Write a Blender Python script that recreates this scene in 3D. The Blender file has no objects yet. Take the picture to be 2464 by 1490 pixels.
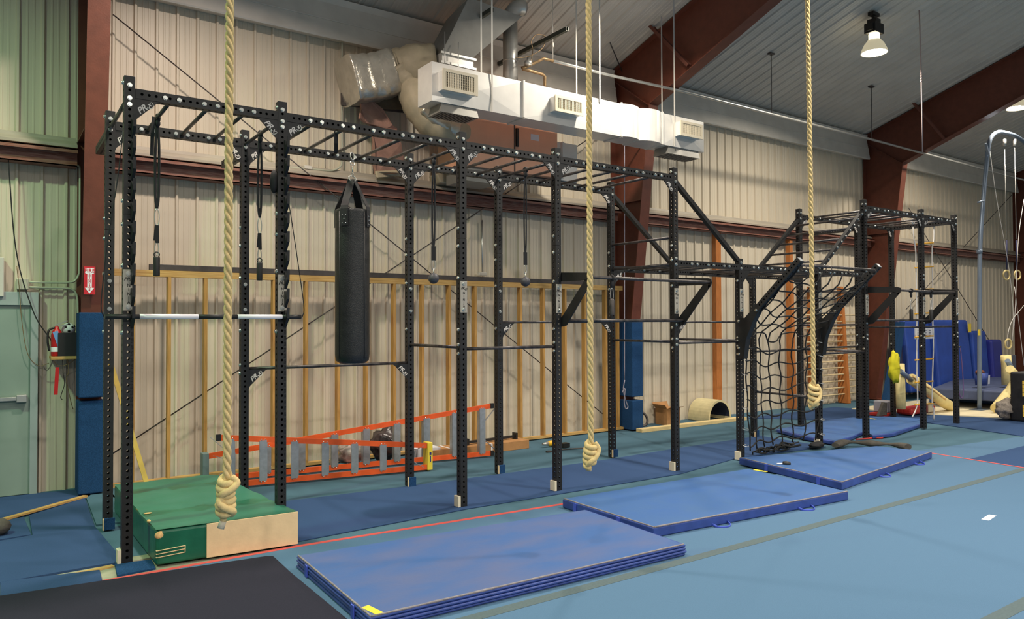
import bpy, bmesh, math, random
from mathutils import Vector, Matrix, Euler
random.seed(7)
scn = bpy.context.scene
COL = scn.collection
# ------------------------------------------------------------------ camera
CAM = Vector((-.8585, -6.4279, 1.8466)); FPX = 1789.8
YAW, PITCH, ROLL = math.radians(34.929), math.radians(1.024), math.radians(-.202)
fwd = Vector((math.sin(YAW)*math.cos(PITCH), math.cos(YAW)*math.cos(PITCH), math.sin(PITCH)))
rt0 = Vector((math.cos(YAW), -math.sin(YAW), 0)); up0 = rt0.cross(fwd)
rt = rt0*math.cos(ROLL)+up0*math.sin(ROLL); upv = up0*math.cos(ROLL)-rt0*math.sin(ROLL)
cd = bpy.data.cameras.new('camera'); cam = bpy.data.objects.new('camera', cd); COL.objects.link(cam)
cd.sensor_fit = 'HORIZONTAL'; cd.sensor_width = 36; cd.lens = 36*FPX/2464; cd.clip_end = 200; cd.clip_start = .05
cam.matrix_world = Matrix(((rt.x, upv.x, -fwd.x, CAM.x), (rt.y, upv.y, -fwd.y, CAM.y), (rt.z, upv.z, -fwd.z, CAM.z), (0, 0, 0, 1)))
scn.camera = cam
# ------------------------------------------------------------------ light and exposure
scn.view_settings.view_transform = 'Standard'; scn.view_settings.look = 'None'
scn.view_settings.gamma = 1; scn.view_settings.use_curve_mapping = False
scn.view_settings.exposure = 0.22
w = bpy.data.worlds.new('gym_air'); scn.world = w; w.use_nodes = True
w.node_tree.nodes['Background'].inputs[0].default_value = (1, .93, .84, 1)
w.node_tree.nodes['Background'].inputs[1].default_value = .18
ROOF0, ROOFS, WALLY = 6.28, .325, 3.3
def roofz(y): return ROOF0+ROOFS*(WALLY-y)
def lamp_light(name, x, y, z, power, col, r=.19, spread=158):
    ld = bpy.data.lights.new(name, 'AREA'); ld.shape = 'DISK'; ld.size = r*2; ld.energy = power; ld.color = col; ld.spread = math.radians(spread)
    lo = bpy.data.objects.new(name, ld); COL.objects.link(lo); lo.location = (x, y, z); return lo
WARM = (1, .90, .76)
LAMPS = [(1.0, .44), (6.2, .44), (11.5, .44), (17.0, .44)]
for x, y in LAMPS: lamp_light('high_bay_or_fill_light', x, y, 6.46, 165, (1, .84, .72) if x < 5 else WARM)
for x in (1.0, 6.2, 11.5, 17.0): lamp_light('high_bay_or_fill_light', x, -3.7, 6.3, 190 if x == 6.2 else 75, (1, .93, .82))
for x in (-4.0, 1.0, 6.2, 11.5, 17.0): lamp_light('high_bay_or_fill_light', x, -12.0, 6.6, 520, (1, .93, .82))  # fill: added unseen lamp row, set far back to brighten front-facing surfaces
lamp_light('high_bay_or_fill_light', -3.2, -.2, 6.5, 200, (.60, 1, .58))
# ------------------------------------------------------------------ pixel rays -> points on real planes
def ray(px, py): return fwd+rt*((px-1232)/FPX)-upv*((py-745)/FPX)
def _on(px, py, ax, v):
    d = ray(px, py); return CAM+d*((v-CAM[ax])/d[ax])
def ax_(px, py, v): return _on(px, py, 0, v)
def ay(px, py, v): return _on(px, py, 1, v)
def az(px, py, v=0): return _on(px, py, 2, v)
# ------------------------------------------------------------------ materials
MATS = {}
def mat(name, col, rough=.6, metal=0, noise=0, nscale=40, bump=0, bscale=200, emit=None, estr=0, col2=None, stretch=None, spec=.5):
    if name in MATS: return MATS[name]
    m = bpy.data.materials.new(name); m.use_nodes = True; nt = m.node_tree; b = nt.nodes['Principled BSDF']
    b.inputs['Base Color'].default_value = (*col, 1); b.inputs['Roughness'].default_value = rough; b.inputs['Metallic'].default_value = metal
    b.inputs['Specular IOR Level'].default_value = spec
    tc = nt.nodes.new('ShaderNodeTexCoord'); src = tc.outputs['Object']
    if stretch:
        mp = nt.nodes.new('ShaderNodeMapping'); mp.inputs['Scale'].default_value = stretch; nt.links.new(src, mp.inputs[0]); src = mp.outputs[0]
    if noise:
        n = nt.nodes.new('ShaderNodeTexNoise'); n.inputs['Scale'].default_value = nscale; n.inputs['Detail'].default_value = 5
        nt.links.new(src, n.inputs['Vector'])
        r = nt.nodes.new('ShaderNodeValToRGB'); c2 = col2 or tuple(c*(1-noise) for c in col); c1 = col if col2 else tuple(min(1, c*(1+noise)) for c in col)
        r.color_ramp.elements[0].position = .32; r.color_ramp.elements[1].position = .68
        r.color_ramp.elements[0].color = (*c2, 1); r.color_ramp.elements[1].color = (*c1, 1)
        nt.links.new(n.outputs['Fac'], r.inputs[0]); nt.links.new(r.outputs[0], b.inputs['Base Color'])
    if bump:
        n = nt.nodes.new('ShaderNodeTexNoise'); n.inputs['Scale'].default_value = bscale; n.inputs['Detail'].default_value = 3
        nt.links.new(src, n.inputs['Vector']); bp = nt.nodes.new('ShaderNodeBump'); bp.inputs['Strength'].default_value = bump; bp.inputs['Distance'].default_value = .01
        nt.links.new(n.outputs['Fac'], bp.inputs['Height']); nt.links.new(bp.outputs[0], b.inputs['Normal'])
    if emit:
        b.inputs['Emission Color'].default_value = (*emit, 1); b.inputs['Emission Strength'].default_value = estr
    MATS[name] = m; return m
def S(r, g, b):   # sRGB 0-255 -> linear
    f = lambda c: (c/255/12.92) if c/255 <= .04045 else ((c/255+.055)/1.055)**2.4
    return (f(r), f(g), f(b))
M_wall = mat('wall_panel', S(210, 199, 178), .45, 0, .022, 1.5, stretch=(5, 5, .3))
M_roof = mat('roof_panel', S(196, 190, 180), .55, 0, .06, 2)
M_red = mat('red_oxide_steel', S(106, 57, 42), .5, 0, .12, 9, .1, 60)
M_girt = mat('weathered_red_steel', S(122, 64, 48), .5, 0, .2, 3, col2=S(150, 112, 98), stretch=(3, 3, 30))
M_white = mat('white_flashing', S(205, 200, 190), .45, 0, .06, 4)
M_black = mat('black_powder_coat', (.0105, .0105, .0112), .48, 0, .25, 60, .12, 900)
M_bar = mat('worn_black_bar', (.03, .026, .026), .38, .35, .5, 14, col2=(.10, .09, .09))
M_bolt = mat('zinc_bolt', (.72, .76, .74), .25, 1)
M_plate = mat('brushed_plate', S(172, 166, 154), .4, .1, .06, 60, stretch=(40, 40, 1))
M_ink = mat('black_ink', (.012, .012, .012), .5)
M_grey_ink = mat('grey_number_ink', (.0045, .0045, .005), .25)
M_whiteink = mat('white_ink', S(214, 208, 202), .5)
M_lum = mat('pine_lumber', S(196, 152, 86), .6, 0, .18, 5, col2=S(168, 122, 58), stretch=(14, 14, .8))
M_lum2 = mat('pine_lumber_long', S(204, 168, 104), .6, 0, .15, 5, col2=S(180, 138, 74), stretch=(.8, 14, 14))
M_steel = mat('dark_steel_tube', S(78, 72, 70), .5, .3, .15, 12)
M_galv = mat('galvanised_steel', S(190, 190, 186), .36, .75, .08, 8)
M_duct = mat('painted_duct', S(222, 220, 214), .34, .25, .04, 6)
M_ductgrey = mat('grey_sheet_metal', S(150, 148, 142), .4, .5, .08, 6)
M_foil = mat('wrinkled_foil', S(196, 190, 176), .3, .7, .12, 8, .9, 16)
M_insul = mat('duct_wrap_paper', S(178, 166, 140), .6, .1, .1, 6, .35, 22)
M_pink = mat('pink_insulation', S(160, 122, 106), .85, 0, .2, 9, .5, 40)
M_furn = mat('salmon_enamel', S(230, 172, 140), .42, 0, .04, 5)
M_beige = mat('beige_register', S(206, 196, 172), .5)
M_hole = mat('dark_void', (.01, .009, .008), .8)
M_carpet = mat('blue_carpet', S(84, 114, 142), .95, 0, .10, 240, .25, 500, spec=.1)
M_teal = mat('teal_carpet', S(76, 106, 122), .95, 0, .12, 220, .25, 500, spec=.1)
M_navy = mat('navy_carpet', S(54, 77, 114), .95, 0, .12, 220, .25, 500, spec=.1)
M_dark = mat('black_carpet', S(44, 44, 56), .95, 0, .14, 240, .25, 500, spec=.1)
M_conc = mat('concrete', S(150, 150, 128), .9, 0, .15, 6)
M_cream = mat('cream_floor', S(226, 214, 180), .7, 0, .05, 6)
M_olive = mat('olive_tape', S(78, 94, 98), .9, 0, .08, 60)
M_redtape = mat('red_tape', S(206, 82, 78), .7, 0, .08, 20)
M_tapew = mat('white_tape', S(232, 232, 236), .6)
M_vinyl = mat('royal_blue_vinyl', S(48, 92, 152), .55, 0, .1, 5, .06, 30, col2=S(54, 95, 147))
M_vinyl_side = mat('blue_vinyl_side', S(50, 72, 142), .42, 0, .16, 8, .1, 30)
M_vinyl_dirty = mat('scuffed_blue_vinyl', S(49, 91, 150), .55, 0, .1, 1.6, .06, 30, col2=S(80, 95, 138), stretch=(1, 2.4, 1))
M_seam = mat('worn_seam', S(130, 124, 128), .8, 0, .25, 30)
M_yellow = mat('yellow_label', S(236, 206, 60), .6)
M_strapblue = mat('blue_webbing', S(66, 88, 190), .7)
M_green = mat('green_vinyl', S(42, 110, 88), .45, 0, .12, 4, .15, 14, col2=S(52, 114, 96))
M_greenside = mat('green_vinyl_side', S(26, 100, 76), .36, 0, .2, 5, .35, 9)
M_canvas = mat('tan_canvas', S(236, 206, 160), .85, 0, .05, 12, .12, 40)
M_foam = mat('torn_foam', S(220, 180, 120), .9, 0, .3, 40)
M_rope = mat('manila_rope', S(208, 184, 132), .9, 0, .12, 40, .3, 300, spec=.15)
M_leather = mat('black_bag_vinyl', (.016, .017, .017), .42, 0, .3, 18, .35, 120)
M_web = mat('black_webbing', (.012, .012, .014), .8)
M_orange = mat('orange_fibreglass', S(232, 92, 36), .45, 0, .08, 10)
M_alu = mat('aluminium', S(176, 180, 184), .38, .65, .1, 20)
M_ladyel = mat('yellow_plastic', S(240, 214, 70), .5)
M_pad = mat('blue_carpet_pad', S(36, 69, 108), .95, 0, .3, 130, .3, 300, spec=.1)
M_door = mat('grey_green_door', S(132, 150, 140), .5, 0, .05, 3)
M_doorfr = mat('grey_door_frame', S(150, 164, 162), .5, 0, .08, 3)
M_cond = mat('painted_conduit', S(188, 190, 170), .45, .2)
M_box = mat('cardboard', S(170, 124, 76), .8, 0, .08, 12)
M_blackpl = mat('black_plastic', (.016, .016, .016), .45)
M_ext = mat('extinguisher_red', S(190, 30, 30), .35)
M_signred = mat('sign_red', S(200, 32, 46), .5)
M_signwhite = mat('sign_white', S(236, 236, 240), .5)
M_bag = mat('clear_plastic_bag', S(180, 170, 162), .25, 0, .3, 9, .8, 14)
M_bagdark = mat('dark_plastic_bag', S(70, 62, 62), .25, 0, .4, 9, .8, 14)
M_net = mat('black_net_rope', (.012, .012, .012), .85)
M_stall = mat('orange_varnished_wood', S(192, 122, 62), .5, 0, .15, 6, col2=S(170, 100, 46), stretch=(10, 10, 1))
M_dowel = mat('pale_dowel', S(206, 186, 146), .6)
M_creamfoam = mat('cream_foam_pad', S(232, 214, 150), .75, 0, .08, 10)
M_yelcloth = mat('yellow_cloth', S(214, 204, 34), .85)
M_pole = mat('blue_grey_pole', S(120, 134, 152), .4, .4)
M_ring = mat('wooden_ring', S(206, 186, 128), .55)
M_purple = mat('purple_band', S(112, 84, 132), .6)
M_whiterope = mat('white_rope', S(226, 222, 216), .8)
M_rung = mat('yellow_rung', S(226, 168, 40), .5)
M_paper = mat('white_paper', S(214, 216, 222), .8)
M_grey = mat('dark_grey_cloth', S(78, 74, 68), .9, 0, .2, 14, .5, 30)
M_fluff = mat('grey_fleece', S(150, 140, 130), 1, 0, .3, 20, 1, 60)
M_glow = mat('lamp_glow', (1, .95, .8), .5, emit=(1, .93, .74), estr=14)
M_acryl = mat('lit_reflector', S(190, 180, 150), .4, emit=(1, .88, .6), estr=.35)
M_lampbody = mat('lamp_body', S(44, 40, 36), .5, .3)
M_redpl = mat('red_plastic', S(176, 44, 36), .5)
M_tunnel = mat('tan_foam_barrel', S(206, 194, 150), .8, 0, .08, 10)
M_copper = mat('brown_pipe', S(140, 116, 84), .45, .5, .2, 20)
# ------------------------------------------------------------------ mesh helpers
ORG = {}
class MB:
    def __init__(s): s.v = []; s.f = []; s.mi = []; s.sm = []
    def add(s, vs, fs, mi=0, sm=False):
        n = len(s.v); s.v += [tuple(v) for v in vs]
        for f in fs: s.f.append([i+n for i in f]); s.mi.append(mi); s.sm.append(sm)
        return s
    def hexa(s, p, mi=0):     # p: 4 bottom (ccw from above), 4 top
        return s.add(p, [(3, 2, 1, 0), (4, 5, 6, 7), (0, 1, 5, 4), (1, 2, 6, 5), (2, 3, 7, 6), (3, 0, 4, 7)], mi)
    def box(s, a, b, mi=0):
        x0, y0, z0 = (min(a[i], b[i]) for i in range(3)); x1, y1, z1 = (max(a[i], b[i]) for i in range(3))
        return s.hexa([(x0, y0, z0), (x1, y0, z0), (x1, y1, z0), (x0, y1, z0), (x0, y0, z1), (x1, y0, z1), (x1, y1, z1), (x0, y1, z1)], mi)
    def bar(s, p0, p1, wd, ht, up=(0, 0, 1), mi=0):
        p0, p1 = Vector(p0), Vector(p1); d = (p1-p0).normalized(); u = Vector(up)
        if abs(d.dot(u)) > .99: u = Vector((0, 1, 0))
        sd = d.cross(u).normalized(); u = sd.cross(d).normalized(); a, b = sd*wd/2, u*ht/2
        return s.hexa([p0-a-b, p0+a-b, p1+a-b, p1-a-b, p0-a+b, p0+a+b, p1+a+b, p1-a+b], mi)
    def tube(s, pts, r, seg=8, mi=0, cap=True, closed=False, flat=None):
        pts = [Vector(p) for p in pts]; n = len(pts); rr = r if isinstance(r, (list, tuple)) else [r]*n
        rings = []; prev = None
        for i, p in enumerate(pts):
            if closed: d = (pts[(i+1) % n]-pts[i-1])
            else: d = pts[min(i+1, n-1)]-pts[max(i-1, 0)]
            d.normalize()
            if prev is None:
                u = Vector((0, 0, 1)) if abs(d.z) < .9 else Vector((1, 0, 0))
                u = (u-d*u.dot(d)).normalized()
            else:
                u = prev-d*prev.dot(d); u.normalize()
            prev = u; q = d.cross(u)
            k = flat or 1
            rings.append([p+u*math.cos(2*math.pi*j/seg)*rr[i]+q*math.sin(2*math.pi*j/seg)*rr[i]*k for j in range(seg)])
        base = len(s.v); s.v += [tuple(v) for R in rings for v in R]
        for i in range(n if closed else n-1):
            i2 = (i+1) % n
            for j in range(seg):
                j2 = (j+1) % seg
                s.f.append([base+i*seg+j, base+i*seg+j2, base+i2*seg+j2, base+i2*seg+j]); s.mi.append(mi); s.sm.append(True)
        if cap and not closed:
            s.f.append([base+j for j in range(seg)][::-1]); s.mi.append(mi); s.sm.append(False)
            s.f.append([base+(n-1)*seg+j for j in range(seg)]); s.mi.append(mi); s.sm.append(False)
        return s
    def cyl(s, a, b, r, seg=16, mi=0, r2=None): return s.tube([a, b], [r, r if r2 is None else r2], seg, mi)
    def lathe(s, c, prof, seg=20, mi=0, axis=(0, 0, 1), cap=True):
        c = Vector(c); ax = Vector(axis).normalized(); u = Vector((1, 0, 0)) if abs(ax.x) < .9 else Vector((0, 1, 0))
        u = (u-ax*u.dot(ax)).normalized(); q = ax.cross(u); base = len(s.v)
        for r, h in prof:
            for j in range(seg):
                t = 2*math.pi*j/seg; s.v.append(tuple(c+ax*h+(u*math.cos(t)+q*math.sin(t))*r))
        for i in range(len(prof)-1):
            for j in range(seg):
                j2 = (j+1) % seg; s.f.append([base+i*seg+j, base+i*seg+j2, base+(i+1)*seg+j2, base+(i+1)*seg+j]); s.mi.append(mi); s.sm.append(True)
        if cap:
            if prof[0][0] > 1e-5: s.f.append([base+j for j in range(seg)][::-1]); s.mi.append(mi); s.sm.append(False)
            if prof[-1][0] > 1e-5: s.f.append([base+(len(prof)-1)*seg+j for j in range(seg)]); s.mi.append(mi); s.sm.append(False)
        return s
    def prism(s, poly, ext, mi=0):
        poly = [Vector(p) for p in poly]; e = Vector(ext); n = len(poly)
        nrm = Vector((0, 0, 0))
        for i in range(n): nrm += (poly[i]-poly[0]).cross(poly[(i+1) % n]-poly[0])
        fs = [list(range(n)), [i+n for i in range(n)][::-1]] + [[i, i+n, (i+1) % n+n, (i+1) % n] for i in range(n)]
        if nrm.dot(e) > 0: fs = [f[::-1] for f in fs]
        return s.add(poly+[p+e for p in poly], fs, mi)
    def ball(s, c, r, mi=0, seg=16, sc=(1, 1, 1)):
        c = Vector(c); base = len(s.v); n = seg//2
        for i in range(n+1):
            t = math.pi*i/n
            for j in range(seg):
                a = 2*math.pi*j/seg; s.v.append((c.x+r*sc[0]*math.sin(t)*math.cos(a), c.y+r*sc[1]*math.sin(t)*math.sin(a), c.z-r*sc[2]*math.cos(t)))
        for i in range(n):
            for j in range(seg):
                j2 = (j+1) % seg; s.f.append([base+i*seg+j, base+i*seg+j2, base+(i+1)*seg+j2, base+(i+1)*seg+j]); s.mi.append(mi); s.sm.append(True)
        return s
    def bolt(s, c, n, r=.0145, mi=0):
        c = Vector(c); n = Vector(n).normalized(); s.cyl(c-n*.004, c+n*.003, r*1.25, 12, mi); return s.cyl(c+n*.003, c+n*.014, r, 6, mi)
    def ring(s, c, R, r, ax1, ax2, seg=20, mi=0, ts=8):
        c, a, b = Vector(c), Vector(ax1), Vector(ax2)
        return s.tube([c+a*R*math.cos(2*math.pi*i/seg)+b*R*math.sin(2*math.pi*i/seg) for i in range(seg)], r, ts, mi, closed=True)
    def build(s, name, mats, parent=None, bevel=0, bseg=2, solid=0):
        me = bpy.data.meshes.new(name); off = ORG.get(parent.name, Vector((0, 0, 0))) if parent else None
        if parent is None:
            if s.v:
                xs, ys, zs = zip(*s.v); off = Vector(((min(xs)+max(xs))/2, (min(ys)+max(ys))/2, min(zs)))
            else: off = Vector((0, 0, 0))
        me.from_pydata([tuple(Vector(v)-off) for v in s.v], [], s.f); 
        for m in (mats if isinstance(mats, (list, tuple)) else [mats]): me.materials.append(m)
        me.polygons.foreach_set('material_index', s.mi); me.polygons.foreach_set('use_smooth', s.sm); me.update()
        bm = bmesh.new(); bm.from_mesh(me); bmesh.ops.recalc_face_normals(bm, faces=bm.faces); bm.to_mesh(me); bm.free()
        o = bpy.data.objects.new(name, me); COL.objects.link(o)
        if parent: o.parent = parent; ORG[o.name] = off
        else: o.location = off; ORG[o.name] = off
        if bevel:
            b = o.modifiers.new('bevel', 'BEVEL'); b.width = bevel; b.segments = bseg; b.limit_method = 'ANGLE'; b.angle_limit = math.radians(40)
        return o
def tag(o, label=None, cat=None, group=None, kind=None):
    if label: o['label'] = label
    if cat: o['category'] = cat
    if group: o['group'] = group
    if kind: o['kind'] = kind
    return o
def thing(name, label, cat, loc, group=None):
    o = bpy.data.objects.new(name, None); COL.objects.link(o); o.location = loc; o.empty_display_size = .1
    ORG[o.name] = Vector(loc); return tag(o, label, cat, group)
def place(mesh, name, parent, loc, rot=(0, 0, 0)):   # shared mesh as a child at a world position
    o = bpy.data.objects.new(name, mesh); COL.objects.link(o); o.parent = parent
    o.location = Vector(loc)-ORG[parent.name]; o.rotation_euler = rot; ORG[o.name] = Vector(loc); return o
def line(p, q, n): p, q = Vector(p), Vector(q); return [p.lerp(q, i/n) for i in range(n+1)]
def smooth(pts, n=6):      # Catmull-Rom
    P = [Vector(p) for p in pts]; P = [P[0]*2-P[1]]+P+[P[-1]*2-P[-2]]; out = []
    for i in range(1, len(P)-2):
        for k in range(n):
            t = k/n; a, b, c, d = P[i-1:i+3]
            out.append(.5*((2*b)+(c-a)*t+(2*a-5*b+4*c-d)*t*t+(3*b-a-3*c+d)*t**3))
    return out+[P[-2]]
def text_mesh(name, body, size, m, shear=0, offset=0, align='CENTER', ext=.0008):
    cu = bpy.data.curves.new(name, 'FONT'); cu.body = body; cu.size = size; cu.shear = shear; cu.offset = offset
    cu.align_x = align; cu.align_y = 'CENTER'; cu.extrude = ext; cu.resolution_u = 3
    o = bpy.data.objects.new(name, cu); COL.objects.link(o); bpy.context.view_layer.update()
    me = bpy.data.meshes.new_from_object(o.evaluated_get(bpy.context.evaluated_depsgraph_get()))
    bpy.data.objects.remove(o); me.name = name; me.materials.clear(); me.materials.append(m); return me
FRONT = (math.pi/2, 0, 0)
# ================================================================== SETTING
def struct(o, label, cat): return tag(o, label, cat, kind='structure')
m = MB(); m.box((-9, -14, -.3), (34, 4.2, 0)); struct(m.build('floor', M_teal), 'teal carpeted gym floor under and beyond the rig', 'floor')
# ribbed wall panel
def ribs(x0, x1, p=.2315):
    pr = []; x = x0
    while x < x1:
        pr += [(x, 0), (x+.012, -.030), (x+.034, -.030), (x+.046, 0), (x+.095, 0), (x+.100, -.004), (x+.116, -.004), (x+.121, 0), (x+.158, 0), (x+.163, -.004), (x+.179, -.004), (x+.184, 0)]
        x += p
    return pr
pr = ribs(-6, 30); n = len(pr); m = MB()
m.add([(x, WALLY+y, 0) for x, y in pr]+[(x, WALLY+y, 6.6) for x, y in pr], [(i, i+1, n+i+1, n+i) for i in range(n-1)])
m.box((-6, WALLY+.01, 0), (30, WALLY+.12, 6.6))
struct(m.build('wall_back', M_wall), 'cream ribbed metal wall behind the rig', 'wall')
YE = -9.5; m = MB(); pr = ribs(-6, 30)
nz = Vector((0, -ROOFS, -1)).normalized()*1.0
def rp(x, d, y): return (x, y, roofz(y)+d*.9)
m.add([rp(x, d, WALLY+.1) for x, d in pr]+[rp(x, d, YE) for x, d in pr], [(i, i+1, n+i+1, n+i) for i in range(n-1)])
m.hexa([(-6, YE, roofz(YE)+.02), (30, YE, roofz(YE)+.02), (30, WALLY+.1, roofz(WALLY+.1)+.02), (-6, WALLY+.1, roofz(WALLY+.1)+.02),
        (-6, YE, roofz(YE)+.14), (30, YE, roofz(YE)+.14), (30, WALLY+.1, roofz(WALLY+.1)+.14), (-6, WALLY+.1, roofz(WALLY+.1)+.14)])
struct(m.build('ceiling', M_roof), 'sloping ribbed metal ceiling', 'ceiling')
# steel frames: column + rafter, web and flanges
def frame(k, xc, where):
    t = 'red oxide steel column and rafter '+where; fw = .105; m = MB()
    P = lambda y, z: (xc, y, z)
    i0, i1 = (3.02, 0), ((2.20, 5.48) if k == 1 else (2.33, 5.48))     # inner flange of the column
    def rafz(y): return 5.48+(i1[0]-y)*.382
    web = [(3.26, 0), i0, i1, (YE, min(rafz(YE), roofz(YE)-.35)), (YE, roofz(YE)-.03), (3.26, roofz(3.26)-.03)]
    kk = -3.0; web[3] = (kk, rafz(kk)); web.insert(4, (YE, roofz(YE)-.9))
    m.prism([(xc-.006, y, z) for y, z in web], (.012, 0, 0))
    def fl(a, b, t=.014): m.bar((xc, a[0], a[1]), (xc, b[0], b[1]), 2*fw, t, up=(0, 1, 0) if abs(a[1]-b[1]) > 1.2*abs(a[0]-b[0]) else (0, 0, 1))
    fl(i0, i1); fl(i1, (kk, rafz(kk))); fl((kk, rafz(kk)), (YE, roofz(YE)-.9)); fl((3.26, 0), (3.26, roofz(3.26)-.03)); fl((3.26, roofz(3.26)-.035), (YE, roofz(YE)-.035))
    # stiffeners at the knee and at girt height
    m.bar((xc-.05, 3.22, 6.1), (xc-.05, i1[0]+.02, i1[1]-.02), .09, .012)
    m.box((xc-fw, 2.55, 3.9), (xc, 3.25, 3.912)); m.box((xc-fw, 2.8, .02), (xc+fw, 3.26, .035))
    struct(m.build('trim_%d' % k, M_red), t, 'steel frame')
for k, xc, wh in ((1, .02, 'beside the grey door'), (2, 8.15, 'behind the middle of the rig'), (3, 16.25, 'behind the far end of the rig'), (4, 24.45, 'at the right edge of the picture')):
    frame(k, xc, wh)
# girts, flashing, eave soffit (one run per bay)
bays = [(-6, -.1, 'left of the first column'), (.13, 8.04, 'behind the near half of the rig'), (8.26, 16.14, 'in the middle bay'), (16.36, 24.34, 'in the far bay')]
for k, (a, b, wh) in enumerate(bays):
    m = MB(); zg = 3.60
    m.box((a, 3.09, zg), (b, 3.28, zg+.012)); m.box((a, 3.09, zg), (b, 3.10, zg+.17)); m.box((a, 3.0, zg+.165), (b, 3.28, zg+.177)); m.box((a, 3.0, zg+.13), (b, 3.006, zg+.177))
    struct(m.build('trim_%d' % (5+k), M_girt), 'rusty red steel wall girt '+wh, 'wall girt')
    m = MB(); m.prism([(a, 3.06, zg+.20), (a, 3.27, zg+.20), (a, 3.27, zg+.34), (a, 3.22, zg+.34), (a, 3.20, zg+.30), (a, 3.06, zg+.23)], (b-a, 0, 0))
    struct(m.build('trim_%d' % (9+k), mat('dull_flashing', S(168, 160, 146), .45, 0, .1, 4, stretch=(.5, 4, 4))), 'white metal flashing ledge above the girt '+wh, 'flashing')
    m = MB(); m.prism([(a, 3.29, 5.72), (a, 3.10, 5.68), (a, 3.09, 5.70), (a, 3.17, 6.18), (a, 3.14, 6.26), (a, 3.29, 6.26)], (b-a, 0, 0))
    m.box((a, 3.12, 5.93), (b, 3.14, 5.945))
    struct(m.build('trim_%d' % (13+k), M_white), 'white eave trim band under the roof '+wh, 'eave trim')
# purlin braces on the rafters
for k, (p, q, xc, lb) in enumerate(((ax_(1508, 4, 7.75), ax_(1656, 158, 8.06), 0, 'steel flange brace from roof to the middle rafter'), (ax_(2182, 230, 15.9), ax_(2273, 336, 16.16), 0, 'steel flange brace from roof to the far rafter'))):
    m = MB(); m.bar(p, q, .05, .05); m.bar(Vector(p)+Vector((.04, 0, .01)), Vector(q)+Vector((.04, 0, .01)), .01, .05)
    struct(m.build('trim_%d' % (17+k), M_red), lb, 'brace')
# wall X bracing rods
for k, (p, q, yy, r, lb) in enumerate((((272, 35), (1482, 1022), 3.06, .008, 'thin steel brace rod sloping down right behind the near half of the rig'), ((262, 1098), (1468, 300), 3.10, .008, 'thin steel brace rod sloping up right behind the near half of the rig'),
      ((2186, 500), (2440, 918), 3.06, .009, 'thin brace cable sloping down right in the far bay'), ((2434, 470), (2180, 745), 3.10, .009, 'thin brace cable sloping up right in the far bay'))):
    m = MB(); m.cyl(ay(*p, yy), ay(*q, yy), r, 6); struct(m.build('trim_%d' % (20+k), M_steel), lb, 'brace rod')
# door, left
d = struct(thing('door_1', '', '', ay(30, 1186, 3.26)), 'grey green exit door with a push bar at the left edge', 'door')
x0, x1 = -1.55, ay(72, 900, 3.24).x; zt = ay(60, 735, 3.24).z
MB().box((x0, 3.22, .01), (x1, 3.265, zt)).build('door_leaf', M_door, d, .004)
m = MB(); fr = ay(91, 900, 3.22).x; zf = ay(60, 703, 3.22).z
m.box((x1, 3.19, 0), (fr, 3.275, zf)); m.box((x0-.1, 3.19, zt), (x1, 3.275, zf)); m.build('door_frame', M_doorfr, d, .004)
m = MB(); z = ay(40, 960, 3.17).z; xe = ay(62, 960, 3.17).x
m.box((x0+.05, 3.16, z-.022), (xe-.06, 3.2, z+.022)); m.box((xe-.085, 3.15, z-.04), (xe+.01, 3.235, z+.04)); m.build('push_bar', M_galv, d, .006)
# wood sill along the wall, electrical bits
def wallbox(name, p0, p1, yy, dep, mm, lb, cat):
    a, b = ay(*p0, yy), ay(*p1, yy); m = MB(); m.box((a.x, yy, a.z), (b.x, yy+dep, b.z)); return tag(m.build(name, mm, bevel=.006), lb, cat)
wallbox('junction_box', (40, 670), (41+28, 697), 3.2, .085, M_cond, 'square pale junction box above the grey door', 'junction box')
wallbox('electrical_panel', (-30, 618), (9, 714), 3.16, .12, M_white, 'cream electrical panel cut by the left edge of the picture', 'panel')
def pipe(name, pts, yy, r, mm, lb, cat, sm=5, **k):
    P = [ay(p[0], p[1], p[2] if len(p) > 2 else yy) for p in pts]; P = smooth(P, sm) if sm else P
    return tag(MB().tube(P, r, 8).build(name, mm), lb, cat, **k)
pipe('conduit', [(68, 679), (120, 680), (165, 680), (180, 676), (189, 662), (191, 640), (192, 500), (192, 408), (189, 400), (180, 393), (172, 390)], 3.22, .012, M_cond, 'upper conduit bending up from the junction box to the girt', 'conduit', 3)
pipe('conduit', [(68, 691), (120, 693), (158, 694), (176, 698), (185, 712), (187, 740), (188, 800), (188, 905)], 3.22, .012, M_cond, 'lower conduit bending down from the junction box beside the column', 'conduit', 3)
pipe('cable', [(20, 380), (24, 440), (33, 560), (48, 650), (72, 728), (92, 775), (121, 816), (128, 835)], 3.12, .006, M_web, 'black cable sagging from the girt to the extinguisher shelf', 'cable')
pipe('cable', [(40, 640), (47, 700), (52, 770), (66, 850), (92, 880), (118, 874)], 3.17, .0035, M_copper, 'thin tan cable hanging past the grey door', 'cable')
# ceiling end pipe and conduits on the back wall
pipe('conduit', [(838, 20), (828, 40), (824, 62), (823, 150), (823, 300), (823, 388), (819, 400), (808, 408), (792, 411), (760, 408), (712, 404), (600, 394), (480, 382)], 3.2, .013, M_cond, 'long grey conduit dropping down the wall left of the foil duct', 'conduit', 4)
wallbox('conduit_box', (733, 397), (752, 408), 3.17, .06, M_white, 'small pale conduit box on the back wall flashing', 'junction box')
pipe('conduit', [(1160, 530), (1160, 600), (1161, 655)], 3.2, .014, M_galv, 'short vertical conduit above the stud wall between two posts', 'conduit', 0)
wallbox('outlet_box', (1154, 655), (1172, 664), 3.17, .07, M_white, 'white outlet box resting above the black steel tube', 'outlet')
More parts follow.
